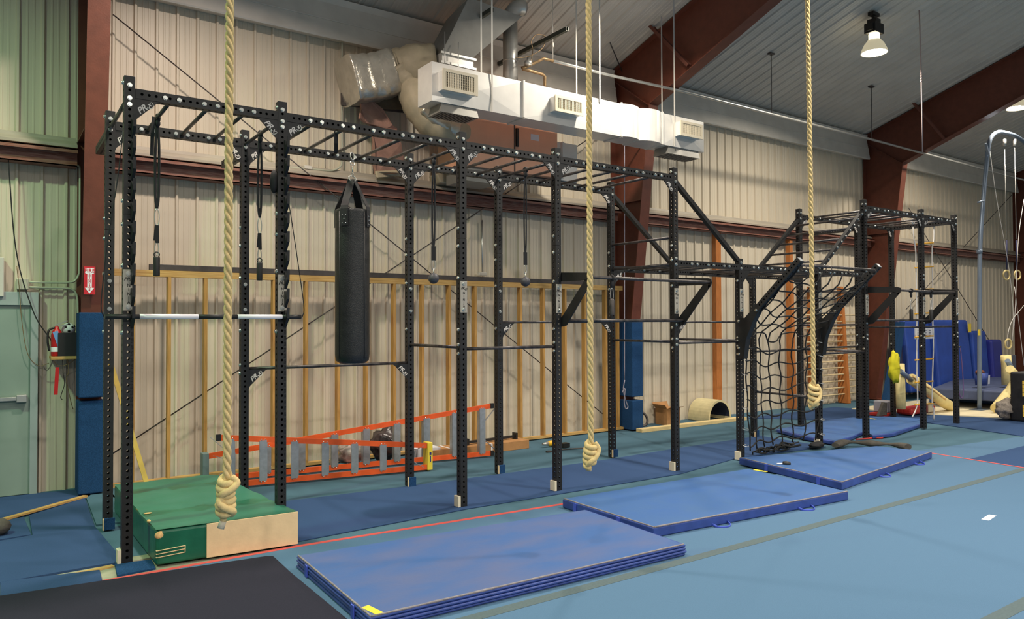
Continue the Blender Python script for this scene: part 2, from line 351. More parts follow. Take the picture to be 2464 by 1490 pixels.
# ================================================================== FLOOR COVERINGS
def slab(name, mm, pts, z0, z1, lb, cat, group=None, bevel=0, kind=None):
    m = MB(); m.prism([(p[0], p[1], z0) for p in pts], (0, 0, z1-z0)); return tag(m.build(name, mm, bevel=bevel), lb, cat, group, kind)
slab('carpet', M_carpet, [(-6, -.37), (-.8, -.368), (1.2, -.36), (3.85, -.52), (9.85, -1.22), (9.72, -2.5), (9.3, -12), (-6, -12)], .0, .012, 'large light blue carpet floor in front of the rig', 'carpet')
slab('carpet', M_carpet, [(9.87, -1.0), (13.0, -1.4), (13.2, -3), (12, -12), (9.35, -12), (9.76, -2.4)], .0, .010, 'blue green carpet beyond the thin red line on the right', 'carpet')
slab('carpet', M_navy, [(9.80, -1.77), (13.4, -1.72), (13.2, -4.2), (9.64, -4.2)], .010, .014, 'dark navy carpet patch at the right edge', 'carpet')
slab('carpet', M_navy, [(1.20, -.22), (3.0, -.11), (4.2, -.14), (6.0, -.17), (7.4, .10), (9.2, -.08), (9.3, 1.15), (7.2, 1.10), (5.9, 1.04), (4.1, 1.09), (2.94, 1.14), (1.47, 1.26), (1.2, 1.26)], .0, .014, 'long navy blue carpet strip laid under the rig', 'carpet', None, .006)
slab('carpet', M_navy, [(12.62, -1.36), (13.07, .38), (12.2, 1.35), (11.0, 2.7), (14.0, 2.75), (14.3, 1.0), (14.9, -.5), (15.6, -2.4), (12.5, -2.4)], .0, .012, 'dark blue carpet between the rig end and cream floor', 'carpet')
slab('floor_mat', M_cream, [(14.28, .85), (14.9, -.53), (15.3, -1.6), (21, -1.6), (21, 2.3), (13.9, 2.3)], .0, .03, 'cream floor panel under the pole and foam pads', 'floor panel')
# left hand loose carpet squares, with gaps that show the slab
slab('concrete_patch', M_conc, [(-2, -.36), (1.16, -.36), (1.16, .16), (-2, .16)], .0, .003, 'bare concrete strip showing between loose carpets by the near post', 'concrete')
c = lambda *pp: [tuple(az(x, y, .02))[:2] for x, y in pp]
slab('carpet', M_navy, [(-2.2, 3.2), (.0, 3.12), (-.02, 2.85)]+c((205, 1200), (60, 1238))+[(-2.2, 1.75)], .0, .022, 'navy carpet square in front of the grey door', 'carpet', None, .004)
slab('carpet', M_navy, c((205, 1200), (228, 1266), (300, 1352), (240, 1359), (0, 1402))+[(-2.2, -.2), (-2.2, 1.2)]+c((0, 1302), (78, 1288), (70, 1240)), .0, .022, 'large navy carpet square left of the nearest post', 'carpet', None, .004)
slab('carpet', M_navy, c((57, 1244), (75, 1286), (0, 1298))+[(-2.2, 1.25), (-2.2, 1.7)]+c((0, 1256)), .0, .022, 'small navy carpet square at the left edge', 'carpet', None, .004)
slab('carpet', M_navy, c((12, 1398), (240, 1371), (246, 1396), (14, 1440), (0, 1440), (0, 1402)), .0, .02, 'narrow navy carpet strip along the red line at left', 'carpet', None, .004)
slab('carpet', M_teal, c((208, 1198), (245, 1170))+[(.15, 3.1), (1.25, 3.1), (1.3, 1.3), (.3, 1.3)]+c((232, 1262)), .0, .018, 'teal carpet piece around the rear near post', 'carpet', None, .004)
slab('carpet', M_pad, c((276, 1357), (365, 1346), (375, 1366), (282, 1384)), .0, .02, 'small blue carpet scrap at the foot of the nearest post', 'carpet', None, .004)
m = MB(); a, b = az(2, 1252, .03), az(206, 1194, .03); m.bar(a, b, .06, .018); tag(m.build('wooden_lath', M_lum2), 'thin wooden lath lying on navy carpet by the door', 'lath')
m = MB(); a, b = az(150, 1389, .01), az(272, 1362, .01); m.bar(a, b, .05, .012); tag(m.build('wooden_lath', M_lum2), 'pale wooden lath in the carpet gap by the nearest post', 'lath')
m = MB(); m.ball(az(-2, 1268, .09), .09, 0, 12, (1, 1, .8)); tag(m.build('cloth_bundle', M_grey), 'grey cloth bundle cut by the left picture edge', 'cloth')
# tape
def tape(name, mm, pts, wd, z, lb, cat='tape'):
    m = MB(); pts = [Vector(p) for p in pts]
    for a, b in zip(pts, pts[1:]):
        d = (b-a).normalized(); q = Vector((-d.y, d.x, 0))*wd/2; m.prism([(a-q), (b-q), (b+q), (a+q)], (0, 0, .002))
    return tag(m.build(name, mm), lb, cat)
tape('red_tape', M_redtape, [(-3, -.385, .012), (-.8, -.375, .012), (1.2, -.36, .012), (3.95, -.53, .012)], .05, 0, 'long red tape line along the front of the rig', 'tape line')
tape('red_tape', M_redtape, [(9.87, -1.22, .012), (9.76, -2.0, .014), (9.66, -3.1, .014)], .04, 0, 'thin red tape line right of the farthest front mat', 'tape line')
tape('olive_tape', M_olive, [(-3, -2.46, .012), (9.75, -2.475, .012)], .095, 0, 'grey green tape stripe running past the front mats', 'tape line')
tape('olive_tape', M_olive, [(2.5, -4.34, .012), (9.6, -4.34, .012)], .095, 0, 'grey green tape stripe in the lower right corner', 'tape line')
tape('white_tape', M_tapew, [(6.66, -3.27, .012), (6.90, -3.235, .012)], .062, 0, 'short white tape mark on blue carpet at right', 'tape mark')
# ================================================================== MATS
def gmat(lb, C, h, vin, labelpos=None, straps=(), folds=0, loops=()):
    """C: four top corners (back-left, back-right, front-right, front-left) in world xy"""
    base = .013; C = [Vector((x, y, 0)) for x, y in C]; ctr = sum(C, Vector())/4
    t = thing('gym_mat', lb, 'gym mat', (ctr.x, ctr.y, base), 'blue folding mats in front of the rig')
    m = MB(); nl = 4 if folds else 1; hh = h/nl
    for i in range(nl):
        o_ = Vector((.004*(i % 2), -.006*((i*2) % 3), 0))
        m.prism([(p.x+o_.x, p.y+o_.y, base+i*hh+.001) for p in C], (0, 0, hh-.002))
    m.build('mat_body', M_vinyl_side, t, .012, 3)
    m = MB(); k = .985; m.prism([(ctr.x+(p.x-ctr.x)*k, ctr.y+(p.y-ctr.y)*k, base+h-.004) for p in C], (0, 0, .007)); m.build('top_cover', vin, t, .004)
    m = MB(); seam = [ctr+(p-ctr)*.988 for p in C]
    for i in (2, 3): m.tube([(p.x, p.y, base+h+.001) for p in line(seam[i], seam[(i+1) % 4], 24)], [.006+.003*random.random() for _ in range(25)], 6)
    m.build('edge_seam', M_seam, t)
    for (i, f) in straps:
        p = C[i].lerp(C[(i+1) % 4], f); d = (C[(i+1) % 4]-C[i]).normalized(); nn = Vector((d.y, -d.x, 0))
        if (p+nn-ctr).length < (p-ctr).length: nn = -nn
        m = MB(); m.bar(p+nn*.005+Vector((0, 0, base+.004)), p+nn*.005+Vector((0, 0, base+h*.97)), .045, .008, up=nn); m.build('strap', M_strapblue, t)
    for f in loops:
        p = C[3].lerp(C[2], f); m = MB(); d = (C[2]-C[3]).normalized(); nn = Vector((d.y, -d.x, 0))
        if (p+nn-ctr).length < (p-ctr).length: nn = -nn
        q = [p-d*.10+Vector((0, 0, base+.02)), p-d*.07+nn*.05+Vector((0, 0, .016)), p+nn*.085+Vector((0, 0, .016)), p+d*.07+nn*.06+Vector((0, 0, .02)), p+d*.09+Vector((0, 0, base+.022))]
        m.tube(smooth(q, 5), .012, 6, flat=.3); m.build('carry_handle', M_strapblue, t)
    if labelpos:
        a, b = labelpos; m = MB(); a, b = Vector((*a, 0)), Vector((*b, 0)); d = (b-a).normalized(); q = Vector((-d.y, d.x, 0))*.026
        z = base+h+.003; m.prism([v+Vector((0, 0, z)) for v in (a-q, b-q, b+q, a+q)], (0, 0, .0015)); m.build('warning_label', M_yellow, t)
    return t
h = .088
gmat('scuffed blue folded gym mat nearest the camera', [tuple(az(x, y, h))[:2] for x, y in ((712, 1342), (1410, 1230), (1650, 1314), (888, 1492))], h, M_vinyl_dirty, (tuple(az(878, 1462, h+.01))[:2], tuple(az(915, 1480, h+.01))[:2]), [(3, .18), (3, .82)], 1)
gmat('clean blue gym mat in the middle of the three front mats', [tuple(az(x, y, h))[:2] for x, y in ((1353, 1204), (1800, 1131), (2042, 1186), (1572, 1274))], h, M_vinyl, (tuple(az(1815, 1132, h+.01))[:2], tuple(az(1845, 1137, h+.01))[:2]), [(3, .84), (3, .35)], 0, (.30, .74))
gmat('blue gym mat farthest right of the front mats, bag lying behind', [tuple(az(x, y, h))[:2] for x, y in ((1778, 1104), (2110, 1076), (2243, 1090), (2026, 1164))], h, M_vinyl, None, [(3, .70), (3, .20)], 0, (.40, .80))
# rear bent mat under the far rig
t = thing('gym_mat', 'blue gym mat bent around a far rig post', 'gym mat', tuple(az(2050, 1030, 0))[:2]+(.013,))
out = [(1868, 1034), (1935, 1052), (2008, 1064), (2050, 1052), (2078, 1040), (2100, 1049), (2150, 1044), (2228, 1018), (2228, 1009), (2130, 1003), (2065, 1004), (1985, 1012)]
m = MB(); m.prism([(*tuple(az(x, y, .06))[:2], .013) for x, y in out], (0, 0, .055)); m.build('mat_body', M_vinyl_side, t, .014, 3)
cx_, cy_ = az(2050, 1028, .06).x, az(2050, 1028, .06).y
m = MB(); m.prism([(cx_+(az(x, y, .06).x-cx_)*.97, cy_+(az(x, y, .06).y-cy_)*.97, .064) for x, y in out], (0, 0, .008)); m.build('top_cover', M_vinyl, t, .004)
m = MB(); a, b = az(2092, 1007, .075), az(2107, 1009, .075); m.bar(a, b, .07, .002); m.build('warning_label', M_yellow, t)
# dark floor panel front left
slab('floor_panel', M_dark, c((-150, 1462), (0, 1437), (640, 1341), (658, 1341), (700, 1380), (835, 1492), (840, 1520), (-150, 1700)), .012, .03, 'charcoal black carpet panel in the front left corner', 'floor panel', None, .006)
# green crash mat
gz = .265; base = .023
tl, tb, tr, fr_, fl_ = az(280, 1172, gz), az(515, 1145, gz), az(545, 1146, gz), ay(712, 1241, -.33), ay(400, 1288, -.25)
A_ = [Vector((.40, 1.62, 0)), Vector((1.34, 1.70, 0)), Vector((1.225, -.335, 0)), Vector((.165, -.262, 0))]
bl, br = az(275, 1168, gz+.02), az(520, 1143, gz+.02)
A_[0] = Vector((bl.x, bl.y, 0)); A_[1] = Vector((br.x, br.y, 0))
t = thing('crash_mat', 'thick torn green crash mat with a tan front patch under the rig', 'crash mat', (.75, .6, base))
m = MB(); N = 10
m.prism([(p.x, p.y, base) for p in A_], (0, 0, gz-.004)); m.build('foam_body', M_greenside, t, .02, 3)
ctr = sum(A_, Vector())/4
g = []; fsx = []
for j in range(N+1):
    for i in range(N+1):
        p = A_[3].lerp(A_[2], i/N).lerp(A_[0].lerp(A_[1], i/N), j/N); z = base+gz+.004+.006*math.sin(i*1.7+j*.6)*math.sin(j*2.1)
        if j in (3, 8): z -= .012
        g.append((p.x, p.y, z))
for j in range(N):
    for i in range(N): k = j*(N+1)+i; fsx.append((k, k+1, k+N+2, k+N+1))
m = MB(); m.add(g, fsx, sm=True); m.build('top_cover', M_green, t)
m = MB(); d = (A_[2]-A_[3]); nn = Vector((d.y, -d.x, 0)).normalized(); p0, p1 = A_[3].lerp(A_[2], .335)+nn*.004, A_[2]+nn*.004
m.prism([(p0.x, p0.y, base+.002), (p1.x, p1.y, base+.002), (p1.x, p1.y, base+gz+.004), (p0.x, p0.y, base+gz+.002)], nn*.006); m.build('canvas_patch', M_canvas, t, .003)
m = MB()
for zz in (.06, .085, .11):
    for a, b in ((A_[3]+Vector((0, 0, base+zz)), A_[3].lerp(A_[2], .19)+Vector((0, 0, base+zz+.012))), (A_[3]+Vector((0, 0, base+zz)), A_[0]+Vector((0, 0, base+zz+.03)))):
        dd = (b-a).normalized(); q = Vector((dd.y, -dd.x, 0)); 
        if (a+q-ctr).length < (a-ctr).length: q = -q
        m.tube([p+q*.004 for p in line(a, b, 4)], .0035, 5)
a = A_[3].lerp(A_[2], .19)+nn*.004; m.tube([a+Vector((0, 0, base+.07)), a+Vector((0, 0, base+.125))], .004, 5); m.build('stitching', M_canvas, t)
p = A_[3]+Vector((0, 0, base+gz-.02))
for pos, r_, sc__ in ((p+Vector((.03, .004, -.02)), .045, (.9, .2, .7)), (A_[3].lerp(A_[0], .17)+Vector((.012, 0, base+gz-.004)), .03, (.5, 1.6, .4)), (A_[3].lerp(A_[0], .30)+Vector((.05, 0, base+gz+.002)), .02, (1.6, .8, .3)), (A_[3].lerp(A_[0], .42)+Vector((.012, 0, base+gz-.004)), .022, (.5, 2.4, .4)), (A_[3]+Vector((.07, .004, base+.125)), .016, (2.2, .4, .5))):
    MB().ball(pos, r_, 0, 12, sc__).build('torn_foam', M_foam, t)
# ================================================================== CLIMBING RIG
RIG = thing('climbing_rig', 'long black bolted steel ninja rig of perforated posts and monkey bars', 'climbing rig', (0, 0, 0))
T = .076; HW = T/2
def perf_mesh(name, L, hr=.0115, hide=()):
    """square tube along +Z from 0 to L with a row of through holes in every face"""
    m = MB(); pitch = .0508; n = int((L-.02)/pitch); o = (L-n*pitch)/2; c = pitch/2
    k8 = [(1, 0), (1, 1), (0, 1), (-1, 1), (-1, 0), (-1, -1), (0, -1), (1, -1)]; a8 = [(math.cos(i*math.pi/4), math.sin(i*math.pi/4)) for i in range(8)]
    for nx, ny, tx, ty in ((0, -1, 1, 0), (1, 0, 0, 1), (0, 1, -1, 0), (-1, 0, 0, -1)):
        def P(u, z, d=0): return (nx*(HW-d)+tx*u, ny*(HW-d)+ty*u, z)
        for s_ in (-1, 1):
            u0, u1 = sorted((s_*c, s_*HW)); m.add([P(u0, 0), P(u1, 0), P(u1, L), P(u0, L)], [(0, 1, 2, 3)])
        m.add([P(-c, 0), P(c, 0), P(c, o), P(-c, o)], [(0, 1, 2, 3)]); m.add([P(-c, L-o), P(c, L-o), P(c, L), P(-c, L)], [(0, 1, 2, 3)])
        for i in range(n):
            zc = o+(i+.5)*pitch
            vs = [P(a*c, zc+b*c) for a, b in k8]+[P(a*hr, zc+b*hr) for a, b in a8]+[P(a*hr, zc+b*hr, .006) for a, b in a8]
            m.add(vs, [(j, (j+1) % 8, 8+(j+1) % 8, 8+j) for j in range(8)]+[(8+j, 8+(j+1) % 8, 16+(j+1) % 8, 16+j) for j in range(8)])
    for z in (0, L): m.add([(-HW, -HW, z), (HW, -HW, z), (HW, HW, z), (-HW, HW, z)], [(0, 1, 2, 3)])
    me = bpy.data.meshes.new(name); me.from_pydata(m.v, [], m.f); me.materials.append(M_black); me.validate(); me.update()
    return me
PERF = {}
def perf(L, rot=(0, 0, 0), sc=1):     # the turn is baked into the mesh so that children stay unrotated
    k = (round(L, 3), tuple(round(r, 4) for r in rot), sc)
    if k not in PERF:
        PERF[k] = perf_mesh('perforated_tube', L)
        if any(rot) or sc != 1: PERF[k].transform(Euler(rot).to_matrix().to_4x4() @ Matrix.Diagonal((sc, sc, 1, 1)))
    return PERF[k]
ST = [0, 1.188, 3.012, 4.228, 6.091, 7.345, 9.145, 10.407, 12.197, 13.38]     # stations along the rig
RD = 1.146; HT = 3.765; HL = 2.683; ZTOP = 3.642; ZLOW = 2.583
def hgt(i): return HL if i in (5, 6) else HT
UP = {}
for i, x in enumerate(ST):
    for j, y in ((0, 0), (1, RD)):
        lo = place(perf(2.680), 'upright', RIG, (x, y, .014)); UP[i, j] = lo
        if hgt(i) > 3: place(perf(1.068), 'upright_extension', lo, (x, y, 2.697))
        m = MB(); m.box((x-HW-.001, y-HW-.001, hgt(i)-.001), (x+HW+.001, y+HW+.001, hgt(i)+.006)); m.build('end_cap', M_blackpl, lo, .004)
NB = [0]; REST = MB()
def bolt(parent, c, n, r=.0145):
    NB[0] += 1
    if NB[0] <= 95: MB().bolt(c, n, r).build('bolt', M_bolt, parent)
    else: REST.bolt(c, n, r)
def hbeam(i0, i1, y, z):
    x0, x1 = ST[i0]+HW, ST[i1]-HW; o = place(perf(x1-x0-.004, (0, math.pi/2, 0)), 'crossbeam', RIG, (x0+.002, y, z)); return o
_m = MB(); _m.tube([(.028*math.cos(t), .034*math.sin(t), 0) for t in [(.3-i*.33) for i in range(11)]], .0035, 5); 
def logo_mesh(mm, nm):
    bm = bmesh.new(); a = text_mesh('t', 'PR', .072, mm, .35, .0018, ext=.0006); bm.from_mesh(a)
    for v in bm.verts: v.co.x -= .026
    k = len(bm.verts); b = text_mesh('t', 'x', .062, mm, .35, .001, ext=.0006); bm.from_mesh(b)
    for v in list(bm.verts)[k:]: v.co.x += .046
    k = len(bm.verts); c = bpy.data.meshes.new('t'); c.from_pydata(_m.v, [], _m.f); bm.from_mesh(c)
    bm.verts.ensure_lookup_table()
    for v in list(bm.verts)[k:]: v.co.x += .050; v.co.y -= .002
    me = bpy.data.meshes.new(nm); bm.to_mesh(me); bm.free(); me.materials.append(mm); return me
LG_W = logo_mesh(M_whiteink, 'white_logo'); LG_K = logo_mesh(M_ink, 'black_logo')
def gusset(parent, xp, y, zb, s, logo=True, a=.19, b=.19):
    """triangular plate below a beam bottom zb, at post face xp; s=+1 to the right of the post"""
    m = MB(); yf = y-HW+.004
    m.prism([(xp, yf, zb+.002), (xp+s*a, yf, zb+.002), (xp+s*(a-.03), yf, zb-.012), (xp+s*.012, yf, zb-b+.03), (xp, yf, zb-b)], (0, .012, 0))
    g = m.build('gusset', M_black, parent)
    if logo: place(LG_W, 'logo', g, (xp+s*.066, yf-.002, zb-.066), (math.pi/2, -s*math.radians(42), 0)).scale = (.92, .92, .92)
    return g
def rungs(beamf, xs, y0, y1, z, plates=True):
    for x in xs:
        m = MB(); m.cyl((x, y0, z), (x, y1, z), .0165, 12); r = m.build('rung', M_bar, RIG)
def beam_bolts(o, xs, y, z):
    for x in xs:
        for s in (-.052, .052): bolt(o, (x+s, y-HW, z), (0, -1, 0))
RX = {(0, 1): [.305, .60, .893], (1, 2): [1.488, 1.789, 2.09, 2.393, 2.694], (2, 3): [3.311, 3.616, 3.924], (3, 4): [4.541, 4.852, 5.167, 5.477, 5.79],
      (4, 5): [6.43, 6.74, 7.05], (5, 6): [7.66, 7.96, 8.26, 8.56, 8.86], (6, 7): [9.47, 9.78, 10.09], (7, 8): [10.72, 11.02, 11.32, 11.62, 11.92], (8, 9): [12.5, 12.8, 13.1]}
for (i0, i1), xs in RX.items():
    z = ZLOW if i0 in (4, 5, 6) else ZTOP; top = z == ZTOP
    for y in (0, RD):
        o = hbeam(i0, i1, y, z)
        if i0 < 5 or y == 0 or i0 > 6: beam_bolts(o, xs, y, z)
        if top:
            gusset(o, ST[i0]+HW, y, z-HW, 1, True); gusset(o, ST[i1]-HW, y, z-HW, -1, True)
    rungs(None, xs, HW, RD-HW, z)
gusset(UP[4, 1], ST[4]+HW, RD, 2.545, 1); gusset(UP[5, 0], ST[5]+HW, 0, 2.545, 1, False)
for i in (6, 7): gusset(UP[i, 1], ST[i]-HW, RD, 2.545, -1, False)
# end rungs between front and rear posts
for i, zs in ((0, [3.62]), (1, [3.63]), (2, [3.63, 1.602]), (3, [3.63]), (4, [2.905, 2.57, 1.605]), (7, [1.38]), (6, [.73]), (5, [1.6]), (8, [1.75]), (9, [3.62])):
    for z in zs: rungs(None, [ST[i]], HW-.01, RD-HW+.01, z)
# bolts on the posts
for i in range(10):
    for z in (3.70, 3.60): 
        if hgt(i) > 3: bolt(UP[i, 0], (ST[i], -HW, z), (0, -1, 0)); bolt(UP[i, 1], (ST[i], RD-HW, z), (0, -1, 0))
    if i in (0, 1): bolt(UP[i, 0], (ST[i], -HW, 3.55), (0, -1, 0))
    for z in ((3.72, 2.80, 2.62, 2.3, 1.78) if i < 5 else (3.7, 2.4, 1.6, 1.42)):
        if z < hgt(i): 
            for j, y in ((0, 0), (1, RD)): bolt(UP[i, j], (ST[i]-HW, y, z), (-1, 0, 0))
    if i in (4, 5, 6, 7, 8, 9):
        for z in (2.62, 2.545, 1.80, 1.62, 1.55): bolt(UP[i, 0], (ST[i], -HW, z+.02), (0, -1, 0))
    if i < 4:
        for z in (2.235, 1.985): bolt(UP[i, 1], (ST[i], RD-HW, z), (0, -1, 0))
# engraved name plates
NIN = text_mesh('plate_lettering', 'N\nI\nN\nJ\nA', .040, M_ink, 0, .0006, ext=.0004)
for i in range(10):
    x = ST[i]; m = MB(); z0, z1 = 1.950, 2.268
    if i in (5, 6): z0, z1 = 1.98, 2.29
    m.box((x-.039, -HW-.007, z0), (x+.039, -HW-.001, z1)); p = m.build('name_plate', M_plate, UP[i, 0], .003)
    if i < 5: p['label'] = 'brushed steel name plate'
    place(LG_K, 'logo', p, (x-.002, -HW-.0085, z1-.075), FRONT).scale = (.5, .5, .5)
    place(NIN, 'lettering', p, (x, -HW-.0085, (z0+z1)/2-.03), FRONT).scale = (.78, .82, 1)
    for z in (z0+.03, z1-.03): bolt(UP[i, 0], (x, -HW-.005, z), (0, -1, 0), .0165)
# hole numbers on the two nearest posts
body = '\n'.join(str(k) for k in range(31, 0, -1)); NUM = text_mesh('hole_numbers', body, .026, M_grey_ink, 0, 0, ext=.0004)
xs_ = [v.co.y for v in NUM.vertices]; H0, H1 = min(xs_), max(xs_); target = 30*.0508+.019; sc_ = target/(H1-H0)
for v in NUM.vertices: v.co.y = (v.co.y-(H0+H1)/2)*sc_; v.co.x *= 1.0
for i in (0, 1):
    place(NUM, 'hole_numbers', UP[i, 0], (ST[i]+.025, -HW-.0012, .305+15*.0508), FRONT).scale = (.8, 1, 1)
# foot pads: carpet covered foam bits wedged at the posts
for i, j, sd, lb in ((0, 1, 'f', 'rear nearest post'), (0, 0, 'l', 'front nearest post'), (2, 1, 'f', 'rear post beside the yellow ladder cap'), (3, 1, 'f', 'rear post right of the ladders'), (2, 0, 'l', 'front post right of the crash mat'),
      (3, 0, 'l', 'front post behind the first front mat'), (4, 1, 'f', 'rear post left of the second rope knot height'), (4, 0, 'l', 'front post in the middle of the rig'), (5, 0, 'l', 'front post left of the cargo net'), (6, 1, 'f', 'rear post seen through the cargo net'), (6, 0, 'l', 'front post right of the cargo net')):
    x, y = ST[i], (0, RD)[j]; m = MB(); z0 = .016
    if sd == 'f': m.box((x-.036, y-.062, z0), (x+.052, y-.0395, z0+.10))
    else: m.box((x-.066, y-.04, z0), (x-.0395, y+.045, z0+.105))
    if sd == 'f': m.box((x-.044, y-.062, z0), (x-.036, y-.0395, z0+.10), 1); o = m.build('foam_pad', [M_pad, M_canvas])
    else: m.mi = [1]*len(m.mi); o = m.build('foam_pad', [M_pad, mat('white_foam', S(226, 216, 190), .9)])
    lb2 = {'rear post left of the second rope knot height': 'rear post right of the second rope'}.get(lb, lb)
    tag(o, 'small foam block at the foot of the '+lb2, 'foam block')
# lower bars
def xbar(x0, x1, y, z, r=.0165): return MB().cyl((x0, y, z), (x1, y, z), r, 12).build('rung', M_bar, RIG)
for i0, i1, y, z, g in ((1, 2, RD, 1.40, 1), (3, 4, RD, 1.855, 1), (2, 3, 0, 1.585, 0), (4, 5, 0, 1.588, 0), (5, 6, RD, 1.848, 2), (6, 7, RD, 1.372, 0), (7, 8, RD, 1.39, 0), (6, 7, 0, 1.372, 0), (8, 9, 0, 1.752, 0), (7, 8, RD, 1.79, 0)):
    o = xbar(ST[i0]+HW, ST[i1]-HW, y, z)
    if g: gusset(o, ST[i0]+HW, y, z-.012, 1)
    if g == 1: gusset(o, ST[i1]-HW, y, z-.012, -1)
for i, j, zz in ((1, 1, (1.44, 1.36)), (2, 0, (1.63, 1.54)), (3, 0, (1.63, 1.54)), (4, 0, (1.64, 1.53)), (5, 0, (1.64, 1.53))):
    for z in zz: bolt(UP[i, j], (ST[i]-HW, (0, RD)[j], z), (-1, 0, 0))
# stub beams toward the wall behind the rear posts
for i, z in ((0, 3.56), (1, 3.56), (8, 3.56)):
    y0 = RD+HW; L = .72 if i < 2 else .9
    o = place(perf(L, (-math.pi/2, 0, 0)), 'wall_stub', RIG, (ST[i], y0, z))
place(perf(RD-T, (-math.pi/2, 0, 0)), 'crossbeam', RIG, (ST[9], HW, ZTOP))
# diagonal struts
def strut(p, q, wd=.05):
    m = MB(); m.bar(p, q, wd, .06, up=(0, 1, 0)); return m.build('diagonal_strut', M_black, RIG)
for y in (0, RD):
    s = strut((ST[4]+.03, y, 3.60), (ST[5]-.02, y, 2.665))
    d = (Vector((ST[5]-.02, y, 2.665))-Vector((ST[4]+.03, y, 3.60)))
    m = MB()
    for k in range(1, 12): p = Vector((ST[4]+.03, y-.0305, 3.60))+d*(k/12); m.cyl(p, p+Vector((0, -.0008, 0)), .009, 8)
    m.build('strut_holes', M_hole, s)
    s = strut((ST[7]-.03, y, 3.585), (ST[6]+.08, y, 2.64))
    if y == 0:
        for k in range(10): p = Vector((ST[7]-.03, y-.031, 3.585)).lerp(Vector((ST[6]+.08, y-.031, 2.64)), (k+.5)/10); REST.bolt(p, (0, -1, 0), .013)
for k in range(5):
    p = Vector((ST[7]-.03, 0, 3.53)).lerp(Vector((ST[6]+.08, 0, 2.64)), (k+.3)/5); MB().cyl((p.x, .0, p.z), (p.x, RD, p.z), .0165, 10).build('rung', M_bar, RIG)
# flying pull-up stations
def bracket(x, s):
    m = MB(); xx = x+s*(HW+.004); tip = (-.52, 2.335)
    pl = [(-.03, 2.405), (-.50, 2.37), (-.545, 2.35), (-.555, 2.315), (-.53, 2.28), (-.10, 1.835), (-.03, 1.80), (-.03, 1.96), (-.405, 2.285), (-.03, 2.305)]
    a = [(-.03, 2.40), (-.50, 2.372), (-.50, 2.29), (-.03, 2.30)]; b = [(-.50, 2.372), (-.545, 2.358), (-.556, 2.322), (-.535, 2.28), (-.50, 2.25)]
    c2 = [(-.535, 2.28), (-.115, 1.815), (-.03, 1.80), (-.03, 1.90), (-.43, 2.30)]
    for P in (a, b, c2): m.prism([(xx, y, z) for y, z in P], (s*.012, 0, 0))
    m.bar((xx+s*.006, -.03, 2.35), (xx+s*.006, .0, 2.35), .03, .1); return m.build('pull_up_bracket', M_black, RIG)
for i0, i1 in ((3, 4), (7, 8)):
    bracket(ST[i0], 1); bracket(ST[i1], 1)
    xbar(ST[i0]+.05, ST[i1]+.06, -.515, 2.322, .0175); xbar(ST[i0]+.05, ST[i1]+.06, -.10, 1.868, .0185)
# net arms
for i in (5, 6):
    x = ST[i]; p0 = Vector((x, -.02, 1.76)); p1 = Vector((x, -.93, 2.62)); d = p1-p0; L = d.length
    ang = math.atan2(-d.y, d.z); o = place(perf(L, (ang, 0, 0)), 'net_arm', RIG, p0)
    m = MB()
    for s in (-1, 1):
        pl = [(HW-.01, 1.90), (-HW-.10, 1.90), (-.30, 2.09), (-.36, 2.03), (-.25, 1.86), (-.14, 1.62), (-.095, 1.36), (HW-.01, 1.34)]
        m.prism([(x+s*(HW+.001), y, z) for y, z in pl], (s*.006, 0, 0))
    m.prism([(x-HW, y, z) for y, z in [(-.36, 2.03), (-.25, 1.86), (-.14, 1.62), (-.095, 1.36), (-.09, 1.36), (-.135, 1.62), (-.245, 1.865), (-.355, 2.035)]], (T, 0, 0))
    m.build('arm_plate', M_black, o)
    for y, z in ((-.02, 1.86), (-.02, 1.42), (-.02, 1.50), (-.30, 2.0)): bolt(UP[i, 0], (x-HW-.008, y, z), (-1, 0, 0))
    m = MB(); n_ = d.normalized(); m.bar(p1-n_*.002, p1+n_*.003, .06, .06, up=(1, 0, 0)); m.build('open_end', M_alu, o)
xbar(ST[5]+.03, ST[6]-.03, -.90, 2.555, .018)
# salmon ladder hooks
for i in (0, 1):
    x = ST[i]
    for k in range(10):
        z = 3.40-k*.1635; m = MB(); y = -HW-.002
        pl = [(y, z-.115), (y, z+.035), (y-.03, z+.03), (y-.036, z-.012), (y-.06, z-.014), (y-.074, z+.055), (y-.088, z+.055), (y-.082, z-.035)]
        m.prism([(x+HW-.024, a, b) for a, b in pl], (.022, 0, 0)); m.build('ladder_hook', M_black, UP[i, 0])
if REST.v: tag(REST.build('bolt', M_bolt, RIG), kind='stuff')
# ------------------------------------------------------------------ salmon ladder bar
t = thing('salmon_ladder_bar', 'black and white striped bar resting on the hooks of the nearest posts', 'climbing bar', (.6, -.10, 1.895))
zb = 1.905; yb = -.088; xs0, xs1 = -.165, 1.335; seg = [-.165, .07, .495, .80, 1.17, 1.335]
for k in range(5):
    m = MB(); m.cyl((seg[k], yb, zb), (seg[k+1], yb, zb), .0195 if k % 2 else .0185, 14); m.build('white_section' if k % 2 else 'bar_section', M_signwhite if k % 2 else M_blackpl, t)
for k, P in enumerate(([(250, 762), (243, 735), (252, 640), (262, 560), (283, 430), (296, 315)], [(728, 762), (731, 735), (716, 625), (700, 520), (694, 480)])):
    m = MB(); m.tube(smooth([ay(*p, -.10) for p in P], 5), .004, 6); m.build('safety_cord', M_web, t)
